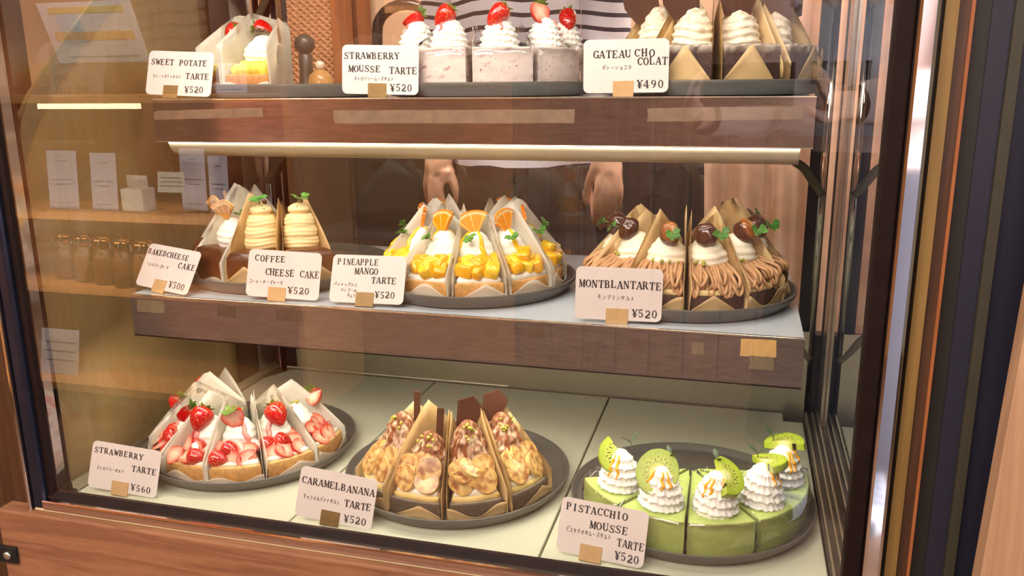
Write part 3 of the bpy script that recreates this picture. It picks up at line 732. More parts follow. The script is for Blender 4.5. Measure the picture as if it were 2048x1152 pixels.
def olive_leaf(b, L=0.016, col=(70, 92, 62)):
    for s in (-1, 1):
        A = []
        for i in range(7):
            t = i/6; w = 0.0026*math.sin(PI*(0.04+0.93*t)); c = Vector((s*L*0.75*t, 0, 0.004+L*0.75*t-0.004*t*t)); A.append([c+Vector((0, -w, 0)), c+Vector((0, 0, -0.0004)), c+Vector((0, w, 0))])
        sheet(b, A if s > 0 else A, 0.0003, col)
    tube(b, [(0, 0, -0.004), (0, 0, 0.005)], 0.0005, 5, (100, 100, 70)); return b
def crumbs(b, pts, s=0.0016, cols=((150, 160, 60), (190, 180, 80)), seed=0):
    rnd = random.Random(seed)
    for p in pts:
        ellipsoid(b, p, (s*rnd.uniform(0.7, 1.3), s*rnd.uniform(0.6, 1.1), s*rnd.uniform(0.6, 1)), mixc(cols[0], cols[1], rnd.random()), 7, 5, rot(rnd.random()*3, rnd.random()*3, 0).to_4x4().to_3x3(), e=0.6)
    return b
def orange_col(q, a):
    if q > 0.955: return (240, 128, 22)
    if q > 0.86: return (252, 226, 160)
    m = abs(((a/R_(33)) % 1)-0.5)*2
    if m > 0.90 or q < 0.10: return (252, 222, 140)
    return mixc((250, 168, 30), (244, 140, 14), 0.5+0.5*math.sin(q*30+a*40))
def dry_orange_col(q, a):
    if q > 0.94: return (214, 140, 40)
    if q > 0.84: return (236, 200, 130)
    m = abs(((a/R_(33)) % 1)-0.5)*2
    return (230, 190, 110) if m > 0.88 else mixc((204, 146, 58), (176, 116, 40), 0.5+0.5*math.sin(q*25+a*30))
def kiwi_col(q, a):
    if q > 0.93: return (150, 172, 42)
    if q < 0.30: return (232, 232, 164)
    if 0.40 < q < 0.66 and math.sin(a*26) > 0.45 and math.sin(q*70+a*13) > -0.4: return (46, 44, 22)
    return mixc((206, 214, 104), (164, 186, 52), (q-0.3)/0.6)
def banana_col(seed):
    def f(q, a):
        k = 0.5+0.5*N((q*math.cos(a)+seed*2.3, q*math.sin(a), seed), 2.6)
        c = mixc((240, 208, 146), (226, 180, 104), q); c = mixc(c, (142, 78, 38), min(0.9, max(0, k-0.40)*2.4))
        if q < 0.3 and math.sin(a*3) > 0.3: c = mixc(c, (196, 150, 90), 0.5)
        return c
    return f
def film(b, R, ha, h, seed):
    rnd = random.Random(seed+50)
    for s in (-1, 1):
        A = []
        for i in range(9):
            r = 0.010+(R+0.002-0.010)*i/8; hh = h*(1.0+0.55*max(0, 1-abs(r-0.085-rnd.uniform(-.01, .01))/0.035)); A.append([lp(r, s*ha, 0.001+hh*v/4)+Vector((0, s*(0.0008+0.001*math.sin(r*80+v)), 0)) for v in range(5)])
        sheet(b, A, 0.0002)
    A = []
    for j in range(11):
        a = -ha+2*ha*j/10; A.append([lp(R+0.0014+0.0008*math.sin(j*1.3+v), a, 0.001+h*0.96*v/4) for v in range(5)])
    sheet(b, A, 0.0002)
    return b

# ------------------------------------------------------------------ the cakes, one slice at a time
def slice_root(name, label, group, c, z, deg, cat='cake slice'):
    a = R_(deg); o = thing(name, label, cat, (c[0]+RO*math.cos(a), c[1]+RO*math.sin(a), z), a, group); o['half_angle'] = R_(15.8) if 'mousse' not in name else R_(16.4); return o
def put_berry(root, p, kind, seed, R=0.0125, L=0.027, tilt=(0, 0, 0)):
    M = rot4(p, *tilt)
    if kind == 'whole':
        s = berry(MB(), R, L).build('strawberry', F_berry, root, True, 'whole glazed strawberry', M=M)
    else:
        s = half_berry(MB(), R*1.05, L, seed).build('strawberry', F_wet, root, 'auto', 'halved strawberry, pale cut face showing', M=M)
    calyx(MB(), R*0.8, 6, seed=seed).build('calyx', F_leaf, s, False, 'green leaves', M=M @ Matrix.Translation((0, 0, L*0.985)))
    return s
HA = R_(15.2)
TC = (206, 152, 84); TCT = (226, 184, 120)
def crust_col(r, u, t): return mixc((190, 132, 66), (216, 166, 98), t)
def strawberry_tart(c, z, deg, label, seed, top='whole', flap='wave', tilt=None):
    rnd = random.Random(seed); g = slice_root('strawberry_tart_slice', label, 'strawberry tart slices', c, z, deg)
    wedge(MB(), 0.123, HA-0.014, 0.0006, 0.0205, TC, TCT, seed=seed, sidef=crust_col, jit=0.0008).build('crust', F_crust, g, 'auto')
    wedge(MB(), 0.1185, HA-0.03, 0.0195, 0.0245, (250, 240, 222), (250, 240, 222), seed=seed, jit=0.001).build('custard_layer', F_cream, g)
    sf = cream_surf(0.0225, 0.040, 'blob', seed)
    cm = rot4((0.070-RO, 0, 0.0245), 0, 0, rnd.uniform(0, 6))
    cream(MB(), sf).build('whipped_cream', F_cream, g, M=cm)
    b = MB(); drip(b, sf, rnd.uniform(0, 6), 0.93, 0.25, 0.0028, (240, 150, 140)); b.build('pink_sauce', F_sauce, g, M=cm)
    spots = [(0.113, -0.15), (0.1145, 0.0), (0.112, 0.15), (0.101, -0.09), (0.101, 0.09), (0.094, -0.19), (0.094, 0.19), (0.098, 0.0)]
    for k, (r, u) in enumerate(spots):
        r += rnd.uniform(-0.003, 0.002); u += rnd.uniform(-0.03, 0.03); zz = 0.0285+(0.006 if r < 0.105 else 0)
        if rnd.random() < 0.16: bb, mt = berry(MB(), 0.0105, 0.023), F_berry
        else: bb, mt = half_berry(MB(), 0.0122, 0.0245, seed+k), F_wet
        # lay the piece down, its cut face turned up and outwards
        M = Matrix.Translation(lp(r, u, zz)) @ (rot(0, 0, rnd.uniform(-0.7, 0.7)+u) @ rot(0, rnd.uniform(-0.2, 0.5), PI/2) @ rot(-R_(rnd.uniform(15, 70)), 0, 0) @ rot(0, R_(90)*rnd.choice((-1, 1))+rnd.uniform(-0.6, 0.6), 0)).to_4x4() @ Matrix.Translation((0, 0, -0.0105))
        bb.build('strawberry_piece', mt, g, 'auto' if mt is F_wet else True, M=M)
    tl = tilt or (rnd.uniform(-0.3, 0.3), R_(rnd.uniform(-160, -140)) if top == 'whole' else R_(-118), rnd.uniform(-0.8, 0.8))
    if top == 'whole': put_berry(g, (0.094-RO, 0.004*rnd.choice((-1, 1)), 0.0535), 'whole', seed, 0.0140, 0.031, (R_(rnd.uniform(-25, 25)), R_(-44), 0))
    elif top == 'half': put_berry(g, (0.083-RO, 0, 0.056), 'half', seed, 0.0135, 0.027, (R_(15), R_(-15), PI/2))
    else: put_berry(g, (0.092-RO, 0.010, 0.060), 'half', seed, 0.0120, 0.031, (R_(-55), R_(-25), R_(rnd.uniform(-5, 25))))
    crumbs(MB(), [Vector((0.072-RO+rnd.uniform(-.006, .006), rnd.uniform(-.006, .006), 0.0655+0.012*rnd.random()*(top == 'half'))) for k in range(7)], seed=seed).build('pistachio_crumbs', F_pulp, g, kind='stuff')
    paper(MB(), 0.1245, HA, seed, 0.092, 0.058, flap, 0.013, 0.026).build('paper_wrap', F_paperw, g)
    return g
def pineapple_tart(c, z, deg, label, seed, flap='tri', half=(0, 0)):
    rnd = random.Random(seed); g = slice_root('pineapple_mango_tart_slice', label, 'pineapple mango tart slices', c, z, deg)
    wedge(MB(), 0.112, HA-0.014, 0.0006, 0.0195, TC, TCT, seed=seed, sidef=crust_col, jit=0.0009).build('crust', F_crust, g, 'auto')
    wedge(MB(), 0.109, HA-0.03, 0.0185, 0.0265, CREAM_W, CREAM_W, bev=0.004, seed=seed, jit=0.0015).build('cream_layer', F_cream, g)
    sf = cream_surf(0.0225, 0.046, 'blob', seed+5); cm = rot4((0.066-RO, 0, 0.027), 0, 0, rnd.uniform(0, 6))
    cream(MB(), sf, (251, 248, 236)).build('whipped_cream', F_cream, g, M=cm)
    b = MB()
    for k in range(3): drip(b, sf, rnd.uniform(0, 6.28), 0.97, rnd.uniform(0.1, 0.4), 0.0024, (250, 200, 20))
    b.build('mango_sauce', F_sauce, g, M=cm)
    for k, (r, u) in enumerate([(0.103, -0.15), (0.1045, 0.0), (0.102, 0.15), (0.094, -0.10), (0.094, 0.11), (0.086, -0.2), (0.086, 0.21), (0.097, 0.02)]):
        r += rnd.uniform(-.003, .001); zz = 0.0330+(0.005 if r < 0.096 else 0.0)+(0.006 if k == 7 else 0)
        col = (252, 208, 52) if rnd.random() < 0.6 else (248, 180, 24)
        ellipsoid(MB(), (0, 0, 0), (rnd.uniform(.0085, .012), rnd.uniform(.007, .009), rnd.uniform(.006, .0085)), col, 16, 10, None, 0.4, 0.12, seed+k, colf=lambda d: mixc(col, (254, 226, 110), 0.4*max(0, N((d.x, d.y*3, d.z+seed), 2)))).build('pineapple_chunk' if col[1] > 200 else 'mango_chunk', F_wet, g, 'auto', M=rot4(lp(r, u, zz), rnd.uniform(-.5, .5), rnd.uniform(-.1, .6), rnd.uniform(-1, 1)))
    M = Matrix.Translation((0.069-RO, 0.0, 0.0655)) @ (rot(0, 0, half[1]*0.6) @ rot(0, R_(-100), 0) @ rot(0, 0, R_(-14))).to_4x4()
    slab(MB(), lambda a: 0.0305, 0.0042, 36, 12, R_(-40), R_(40), orange_col, (244, 134, 24)).build('orange_slice', F_wet, g, 'auto', 'orange wedge with bright peel', M=M)
    sprig(MB(), 1.25, seed).build('chervil_sprig', F_leaf, g, False, M=rot4((0.083-RO, -0.006, 0.062), 0, R_(35), -0.6))
    paper(MB(), 0.1135, HA, seed, 0.098, 0.054, flap, 0.017, 0.028).build('paper_wrap', F_paperw, g)
    return g
def chestnut_col(cut):
    def f(d):
        if cut and d.z > 0.25: return mixc((178, 112, 48), (130, 72, 26), abs(d.y))
        return mixc((86, 46, 28), (58, 28, 18), 0.5+0.5*N((d.x, d.y, d.z*4), 2))
    return f
def montblanc(c, z, deg, label, seed, flap='tri', cut=False, tone=0.0):
    rnd = random.Random(seed); g = slice_root('mont_blanc_tart_slice', label, 'mont blanc tart slices', c, z, deg)
    wedge(MB(), 0.1155, HA-0.014, 0.0006, 0.0205, (66, 44, 32), (78, 54, 40), seed=seed, jit=0.0008).build('cocoa_crust', F_choc, g, 'auto')
    wedge(MB(), 0.1135, HA-0.03, 0.0195, 0.026, (240, 214, 150), (244, 222, 168), seed=seed, jit=0.001).build('custard_layer', F_cream, g)
    b = MB(); base = (204, 158, 112)
    for k in range(36):
        u = rnd.uniform(-0.86, 0.86)*HA; w = rnd.uniform(0.03, 0.12)*rnd.choice((-1, 1)); out = rnd.uniform(0.098, 0.1175); dz = rnd.uniform(-0.002, 0.004); u2 = max(-HA*0.92, min(HA*0.92, u+w)); lowz = rnd.uniform(0.018, 0.034)
        pts = [lp(0.056, u*1.2, 0.037+dz), lp(0.078, u*1.05, 0.047+dz), lp(0.093, u+rnd.uniform(-.03, .03), 0.045+dz), lp(out-0.003, u, lowz+0.009), lp(out, (u+u2)/2, lowz), lp(out-0.003, u2, lowz+0.008), lp(0.093, u2+rnd.uniform(-.05, .05), 0.045+dz), lp(0.078, u2*1.05, 0.045+dz)]
        tube(b, smooth_path(pts, 5), 0.00185, 7, mixc(base, (176, 128, 84), rnd.random()*0.6))
    b.build('chestnut_cream_strands', F_noodle, g)
    sf = cream_surf(0.0225, 0.036, 'blob', seed+3); cm = rot4((0.071-RO, 0, 0.041), 0, 0, rnd.uniform(0, 6))
    cream(MB(), sf, (248, 238, 214)).build('whipped_cream', F_cream, g, M=cm)
    ellipsoid(MB(), (0, 0, 0), (0.0135, 0.0105, 0.0125), (80, 44, 28), 24, 16, None, 0.9, 0.14, seed, chestnut_col(cut)).build('chestnut', F_wet, g, True, 'glossy candied chestnut' if not cut else 'halved candied chestnut', M=rot4((0.080-RO, 0.004*rnd.choice((-1, 1)), 0.0795), rnd.uniform(-.4, .4), R_(50), rnd.uniform(-1.2, 1.2)))
    sprig(MB(), 1.2, seed+9, (70, 130, 46)).build('chervil_sprig', F_leaf, g, False, M=rot4((0.090-RO, 0.008*rnd.choice((-1, 1)), 0.082), 0, R_(60), rnd.uniform(-.6, .6)))
    crumbs(MB(), [lp(0.093+rnd.uniform(-.006, .004), rnd.uniform(-.2, .2), 0.051+rnd.uniform(-.001, .002)) for k in range(5)], 0.0022, seed=seed).build('pistachio_crumbs', F_pulp, g, kind='stuff')
    paper(MB(), 0.1165, HA, seed, 0.106, 0.056, flap, 0.019, 0.028).build('paper_wrap', F_paperk, g, label='tan wax paper')
    return g
def banana_tart(c, z, deg, label, seed, flake=0, tall=False):
    rnd = random.Random(seed); g = slice_root('caramel_banana_tart_slice', label, 'caramel banana tart slices', c, z, deg)
    wedge(MB(), 0.123, HA-0.014, 0.0006, 0.0195, (88, 74, 58), (150, 138, 120), seed=seed, jit=0.0009).build('cocoa_crust', F_choc, g, 'auto')
    wedge(MB(), 0.119, HA-0.035, 0.0188, 0.0255, (240, 206, 132), (244, 214, 146), seed=seed, jit=0.0015).build('custard_layer', F_cream, g)
    wedge(MB(), 0.1165, HA-0.05, 0.0245, 0.0315, (246, 236, 220), (246, 236, 220), bev=0.004, seed=seed+2, jit=0.002).build('cream_layer', F_cream, g)
    for k, (r, u, zz, ty) in enumerate([(0.112, -0.118, 0.040, 62), (0.112, 0.118, 0.040, 58), (0.103, -0.145, 0.050, 56), (0.103, 0.13, 0.051, 52), (0.101, 0.0, 0.053, 45)]):
        sl = slab(MB(), (lambda a: 0.0142*(1+0.05*math.sin(3*a+seed))), 0.007, 24, 6, 0, 2*PI, banana_col(seed*3+k), (232, 196, 130), dome=0.0006)
        sl.build('banana_slice', F_glaze, g, 'auto', M=rot4(lp(r+rnd.uniform(-.002, .001), u+rnd.uniform(-.02, .02), zz), rnd.uniform(-.2, .2), R_(ty+rnd.uniform(-10, 10)), u+rnd.uniform(-.3, .3)))
    H = 0.068 if tall else 0.054; sf = cream_surf(0.0275, H, 'tall', seed); cm = rot4((0.0755-RO, 0, 0.0305), 0, 0, rnd.uniform(0, 6))
    def cf(p, t): return mixc(mixc((240, 222, 200), (226, 200, 172), t), (120, 62, 26), min(1, max(0, 0.42+0.9*(t-0.5)+1.1*N((p.x+seed, p.y, p.z*0.5), 300)+0.4*N((p.x+seed, p.y, p.z), 90))))
    cream(MB(), sf, colf=cf, n=60, m=44).build('cocoa_dusted_cream', F_dust, g, M=cm)
    b = MB()
    for k in range(3): drip(b, sf, rnd.uniform(-1.2, 1.2)-cm.to_euler().z, 0.80, rnd.uniform(0.25, 0.55), 0.0011, (150, 82, 34))
    b.build('caramel_sauce', F_sauce, g, M=cm)
    crumbs(MB(), [cm @ (sf(rnd.uniform(-1.0, 1.0)-cm.to_euler().z, rnd.uniform(0.72, 0.95))*1.01) for k in range(9)], 0.002, ((150, 150, 50), (204, 190, 80)), seed).build('pistachio_crumbs', F_pulp, g, kind='stuff')
    zt = 0.0305+H
    if flake:
        w, h = ((0.009, 0.030), (0.026, 0.030))[flake-1]
        b = MB(); extrude_xy(b, [(-w*0.5, -0.012), (w*0.32, -0.012), (w*0.62, h*0.55), (w*0.1, h), (-w*0.55, h*0.7)] if flake == 2 else [(-w*0.4, -0.012), (w*0.5, -0.012), (w*0.45, h), (-w*0.5, h*0.95)], -0.0007, 0.0007, (92, 58, 44), axis='y')
        b.build('chocolate_flake', F_flake, g, False, 'flat brown chocolate flake', M=rot4((0.058-RO, 0.004, zt-0.006), R_(6), R_(8), PI/2-R_(deg+90)*0.6))
    paper(MB(), 0.1245, HA, seed, 0.108, 0.058, 'tri' if seed % 2 else 'wave', 0.016, 0.030).build('paper_wrap', F_paperk, g, label='tan wax paper')
    return g
def rosette_top(g, r, zb, seed, R=0.0235, H=0.043, sauce=(248, 176, 30), ns=3):
    rnd = random.Random(seed); sf = cream_surf(R, H, 'rosette', seed); cm = rot4((r-RO, 0, zb), 0, 0, rnd.uniform(0, 6))
    cream(MB(), sf, (251, 248, 240), n=96, m=52).build('cream_rosette', F_cream, g, M=cm)
    b = MB()
    for k in range(ns): drip(b, sf, -cm.to_euler().z+rnd.uniform(-1.1, 1.1), 0.90, rnd.uniform(0.38, 0.62), 0.0014, sauce)
    b.build('sauce_drip', F_sauce, g, M=cm)
def pistachio_tart(c, z, deg, label, seed, pose=0):
    rnd = random.Random(seed); g = slice_root('pistachio_mousse_tart_slice', label, 'pistachio mousse tart slices', c, z, deg)
    ha = R_(16.2); G = (190, 206, 116); GT = (190, 210, 118)
    wedge(MB(), 0.1265, ha-0.006, 0.0006, 0.0385, G, GT, bev=0.002, jit=0.0007, seed=seed, levels=5, sidef=lambda r, u, t: mixc((184, 202, 108), (194, 210, 120), t)).build('pistachio_mousse', F_mousse, g, 'auto')
    rosette_top(g, 0.0975, 0.0385, seed)
    if pose == 0: M = Matrix.Translation((0.098-RO, 0.0, 0.0765)) @ (rot(0, 0, rnd.uniform(-.5, .5)) @ rot(R_(-50), R_(30), 0)).to_4x4()
    elif pose == 1: M = Matrix.Translation((0.100-RO, -0.004, 0.074)) @ (rot(0, 0, -0.2) @ rot(R_(-28), R_(52), 0)).to_4x4()
    elif pose == 3: M = Matrix.Translation((0.101-RO, 0.004, 0.0765)) @ (rot(0, 0, 0.25) @ rot(R_(38), R_(22), PI/2)).to_4x4()
    else: M = Matrix.Translation((0.098-RO, 0.0, 0.0805)) @ (rot(0, 0, rnd.uniform(-.4, .4)) @ rot(R_(-8), R_(-6), PI/2)).to_4x4()
    slab(MB(), lambda a: 0.0225*(1+0.06*math.cos(2*a)), 0.0072 if pose != 3 else 0.0105, 104, 14, 0 if pose == 1 else R_(-95), 2*PI if pose == 1 else R_(95), kiwi_col, (176, 192, 74)).build('kiwi_slice', F_pulp, g, 'auto', M=M)
    olive_leaf(MB(), 0.016).build('leaf_sprig', F_leaf, g, False, M=rot4((0.086-RO, 0.004, 0.084), R_(rnd.uniform(-20, 20)), 0, rnd.uniform(0, 3)))
    film(MB(), 0.1275, ha, 0.040, seed).build('clear_film', M_film, g)
    return g
def strawberry_mousse(c, z, deg, label, seed, top='whole'):
    rnd = random.Random(seed); g = slice_root('strawberry_mousse_tart_slice', label, 'strawberry mousse tart slices', c, z, deg)
    ha = R_(17.3); A = (242, 224, 216)
    def sf_(r, u, t): return (52, 34, 32) if t < 0.05 else mixc(A, (150, 110, 110), max(0, N((r*14+seed, u*9, t*9), 3.2)-0.42)*3)
    wedge(MB(), 0.1265, ha-0.006, 0.0006, 0.0475, A, (246, 232, 224), bev=0.002, jit=0.0006, seed=seed, levels=16, sidef=sf_).build('strawberry_mousse', F_speck, g, 'auto')
    rosette_top(g, 0.0975, 0.0475, seed, 0.0235, 0.036, (226, 110, 100), 1)
    if top == 'half': put_berry(g, (0.102-RO, -0.012, 0.076), 'half', seed, 0.0118, 0.031, (R_(-38), R_(12), R_(60)))
    elif top == 'slice': put_berry(g, (0.110-RO, -0.016, 0.079), 'half', seed, 0.0118, 0.030, (R_(-62), 0, R_(40)))
    else: put_berry(g, (0.104-RO, -0.014, 0.071), 'whole', seed, 0.0115, 0.031, (R_(-42), R_(-6), R_(rnd.uniform(-15, 15))))
    film(MB(), 0.1275, ha, 0.049, seed).build('clear_film', M_film, g)
    return g
def gateau(c, z, deg, label, seed, flake=1):
    rnd = random.Random(seed); g = slice_root('gateau_chocolat_slice', label, 'gateau chocolat slices', c, z, deg)
    def tf(v): return mixc((70, 48, 38), (232, 222, 206), min(1, max(0.0, 0.55+1.6*N((v.x+seed, v.y, 0), 240))))
    def sd(r, u, t): return mixc((62, 40, 32), (214, 204, 186), max(0, min(1, (t-0.80)*5+0.8*N((r*60, u*30, t*20+seed), 1.0)))) if t > 0.7 else (62, 40, 32)
    wedge(MB(), 0.123, HA, 0.0006, 0.0455, (62, 40, 32), (200, 190, 176), bev=0.003, jit=0.0012, seed=seed, levels=6, topf=tf, sidef=sd).build('chocolate_cake', F_choc, g, 'auto')
    sf = cream_surf(0.0235, 0.048, 'tall', seed+2); cm = rot4((0.078-RO, 0, 0.0450), 0, 0, rnd.uniform(0, 6))
    def cf(p, t): return mixc((240, 230, 208), (176, 132, 84), min(1, max(0, 0.02+0.5*(t-0.6)+0.75*N((p.x+seed, p.y, p.z), 260))))
    cream(MB(), sf, colf=cf, n=60, m=44).build('piped_cream', F_dust, g, M=cm)
    if flake:
        w, h = 0.034, 0.046
        b = MB(); extrude_xy(b, [(-w*0.42, 0.0), (w*0.42, -0.002), (w*0.62, h*0.5), (w*0.36, h), (-w*0.45, h*0.95), (-w*0.6, h*0.45)], -0.0008, 0.0008, (84, 56, 44), axis='y')
        b.build('chocolate_flake', F_flake, g, False, 'flat dark chocolate flake', M=rot4((0.088-RO, -0.006, 0.0770), R_(16), R_(rnd.uniform(-26, 18)), PI/2-R_(deg+90)*0.75+rnd.uniform(-.25, .25)))
    paper(MB(), 0.1245, R_(16.2), seed, 0.104, 0.072, 'tri', 0.042, 0.026).build('paper_wrap', F_paperk, g, label='tan wax paper')
    return g
def sweet_potato(c, z, deg, label, seed, top='whole'):
    rnd = random.Random(seed); g = slice_root('sweet_potato_tart_slice', label, 'sweet potato tart slices', c, z, deg)
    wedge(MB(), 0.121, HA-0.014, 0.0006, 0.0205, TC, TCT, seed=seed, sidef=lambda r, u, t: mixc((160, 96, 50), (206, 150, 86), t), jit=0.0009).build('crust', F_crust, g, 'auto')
    b = MB()
    for k in range(15):
        r = (0.110, 0.097, 0.084)[k//5]+rnd.uniform(-.002, .002); u = (k % 5-2)*0.093
        ellipsoid(b, lp(r, u*min(1, 0.95), 0.025+0.0045*(k//5)), (0.0095, 0.0075, 0.0082), (232, 214, 92), 14, 9, rot(0, R_(-30), rnd.uniform(-.6, .6)), 1.0, 0.14, k, lambda d: mixc((226, 204, 80), (246, 232, 140), max(0, d.z)))
    b.build('sweet_potato_piping', F_mousse, g)
    sf = cream_surf(0.0245, 0.036, 'blob', seed); cm = rot4((0.072-RO, 0, 0.034), 0, 0, rnd.uniform(0, 6))
    cream(MB(), sf, (248, 246, 226)).build('whipped_cream', F_cream, g, M=cm)
    if top == 'half': put_berry(g, (0.066-RO, 0.012, 0.072), 'half', seed, 0.0125, 0.026, (R_(75), R_(-10), R_(20)))
    else: put_berry(g, (0.085-RO, -0.010, 0.064), 'whole', seed, 0.0140, 0.030, (R_(-62), R_(8), R_(12)))
    crumbs(MB(), [Vector((0.074-RO+rnd.uniform(-.012, .012), rnd.uniform(-.012, .012), 0.0735+rnd.uniform(-.001, .003))) for k in range(9)], 0.0013, ((40, 34, 30), (70, 60, 50)), seed).build('black_sesame', F_pulp, g, kind='stuff')
    ellipsoid(MB(), (0, 0, 0), (0.009, 0.0025, 0.011), (196, 140, 60), 12, 8, None, 0.6, 0.1, seed).build('sweet_potato_chip', F_glaze, g, M=rot4((0.062-RO, 0.017, 0.070), 0.2, 0.2, 0.5))
    paper(MB(), 0.1225, HA, seed, 0.098, 0.072, 'low', 0.014, 0.055, apex=0.9).build('paper_wrap', F_paperw, g)
    return g
def cheesecake(c, z, deg, label, seed, coffee=False, half=True):
    rnd = random.Random(seed); nm = 'coffee_cheesecake_slice' if coffee else 'baked_cheesecake_slice'
    g = slice_root(nm, label, 'coffee cheesecake slices' if coffee else 'baked cheesecake slices', c, z, deg)
    def sd(r, u, t): return mixc((240, 206, 130), (214, 160, 84), t) if r < 0.93 else mixc((130, 76, 34), (74, 40, 20), t+0.3*N((u*3+seed, t*3, 0), 2))
    wedge(MB(), 0.121, HA-0.006, 0.0006, 0.043, (120, 70, 34), (112, 62, 30), bev=0.008, jit=0.001, seed=seed, levels=5, bulge=0.002, sidef=sd, topf=lambda v: mixc((74, 40, 20), (118, 66, 32), 0.5+0.5*N((v.x*60+seed, v.y*60, 0), 1.2))).build('cheesecake', F_glaze, g, 'auto')
    if coffee:
        sf = cream_surf(0.0225, 0.055, 'stack', seed); cm = rot4((0.078-RO, 0, 0.042), 0, 0, rnd.uniform(0, 6))
        cream(MB(), sf, (246, 222, 166), n=56, m=60).build('coffee_cream', F_cream, g, M=cm)
        crumbs(MB(), [cm @ sf(rnd.uniform(0, 6.28), rnd.uniform(0.86, 0.97)) for k in range(12)], 0.0008, ((120, 70, 34), (80, 46, 22)), seed).build('coffee_specks', F_pulp, g, kind='stuff')
        ellipsoid(MB(), (0, 0, 0), (0.0045, 0.003, 0.003), (84, 50, 30), 12, 8).build('coffee_bean', F_glaze, g, M=rot4((0.074-RO, 0.004, 0.0985), 0, 0.3, 0.4))
        sprig(MB(), 1.5, seed, (84, 160, 60)).build('chervil_sprig', F_leaf, g, False, M=rot4((0.079-RO, 0.0, 0.0955), R_(-15), R_(20), rnd.uniform(-.5, .5)))
        paper(MB(), 0.1225, HA, seed, 0.106, 0.066, 'tri', 0.024, 0.024).build('paper_wrap', F_paperk, g, label='tan wax paper')
    else:
        sf = cream_surf(0.020, 0.036, 'blob', seed); cm = rot4((0.080-RO, 0, 0.041), 0, 0, rnd.uniform(0, 6))
        cream(MB(), sf, (248, 244, 232)).build('whipped_cream', F_cream, g, M=cm)
        slab(MB(), lambda a: 0.0265*(1+0.05*math.sin(5*a)), 0.0026, 28, 8, R_(-46), R_(46), dry_orange_col, (226, 150, 40)).build('dried_orange_slice', F_glaze, g, 'auto', 'translucent dried orange slice', M=Matrix.Translation((0.086-RO, 0.0, 0.074)) @ (rot(0, 0, rnd.uniform(-.4, .4)) @ rot(R_(25), R_(-75), 0)).to_4x4())
        sprig(MB(), 1.0, seed, (70, 120, 56)).build('thyme_sprig', F_leaf, g, False, M=rot4((0.074-RO, 0.010, 0.078), 0, 0.3, 1))
        paper(MB(), 0.1225, HA, seed, 0.110, 0.058, 'low', 0.012, 0.028).build('paper_wrap', F_paperw, g)
    return g

# ------------------------------------------------------------------ plates
M_plate = material('dark_grey_stoneware', (92, 90, 84), rough=0.45, var=0.06, vscale=30, bump=0.03, bscale=400)
def plate(c, z, label, k=1.0):
    R = 0.1378*k; pr = [(0.004, 0.0), (R-0.020, 0.0), (R-0.011, 0.0012), (R-0.001, 0.0118), (R, 0.0152), (R-0.0003, 0.0166), (R-0.0016, 0.0172), (R-0.003, 0.0163), (R-0.0058, 0.0104), (R-0.0085, 0.0085), (R-0.012, 0.0080), (0.06, 0.0080), (0.003, 0.0080)]
    o = lathe(MB(), pr, 96).build('cake_plate', M_plate, None, 'auto'); o.location = (c[0], c[1], z+0.0004)
    return tag(o, label, 'plate', 'dark grey cake plates')
ZD, ZM, ZT = 0.0, 0.2271, 0.4602
PLATES = dict(straw=((0.139, 0.168), ZD), car=((0.436, 0.154), ZD), pist=((0.719, 0.154), ZD), chee=((0.168, 0.247), ZM), pine=((0.436, 0.234), ZM), mont=((0.6955, 0.237), ZM),
              sweet=((0.152, 0.322), ZT), mous=((0.434, 0.322), ZT), gat=((0.7115, 0.322), ZT))
PL = {'straw': 'strawberry tart slices', 'car': 'caramel banana tart slices', 'pist': 'green pistachio mousse slices', 'chee': 'baked and coffee cheesecake slices', 'pine': 'pineapple mango tart slices', 'mont': 'mont blanc tart slices', 'sweet': 'sweet potato tart slices', 'mous': 'pink strawberry mousse slices', 'gat': 'gateau chocolat slices'}
for k, (c, z) in PLATES.items(): plate(c, z, 'round dark grey plate under the '+PL[k], 0.937 if k in ('pine', 'mont') else 1.0)
ORD = ['first', 'second', 'third', 'fourth', 'fifth', 'sixth', 'seventh', 'eighth', 'ninth', 'tenth']
def up(k): return PLATES[k][0], PLATES[k][1]+0.0092
c, z = up('straw')
for i, (deg, lab, kw) in enumerate([
    (-99, 'strawberry tart slice beside its price card, dark whole berry leaning on the cream', dict(top='whole', flap='wave')),
    (-67, 'strawberry tart slice at the plate front, flat halved berry with green crumbs on top', dict(top='half', flap='low')),
    (-35, 'strawberry tart slice with upright glossy berry, next to the banana tart plate', dict(top='whole', flap='tri')),
    (-3, 'strawberry tart slice at the ring end, thin berry half on streaked cream', dict(top='side', flap='edge')),
    (-131, 'strawberry tart slice half hidden behind the price card reading STRAWBERRY TARTE', dict(top='side', flap='edge')),
    (-163, 'strawberry tart slice by the tan end board, paper corner sticking out', dict(top='side', flap='edge')),
    (165, 'rear strawberry tart slice seen past its neighbours, tall white paper peak', dict(top='whole', flap='wave'))]):
    strawberry_tart(c, z, deg, lab, 11+i, **kw)
c, z = up('car')
for i, (deg, lab, kw) in enumerate([
    (-127, 'caramel banana tart slice behind its price card, thin chocolate shard standing on top', dict(flake=1, tall=True)),
    (-94.5, 'caramel banana tart slice with low round cocoa cream and a narrow flake', dict(flake=1)),
    (-61, 'caramel banana tart slice with tall dusted cream and white layer above dark crust', dict(flake=2, tall=True)),
    (-27, 'caramel banana tart slice at the ring end with two yellow banana rounds', dict(flake=2, tall=True))]):
    banana_tart(c, z, deg, lab, 30+i, **kw)
c, z = up('pist')
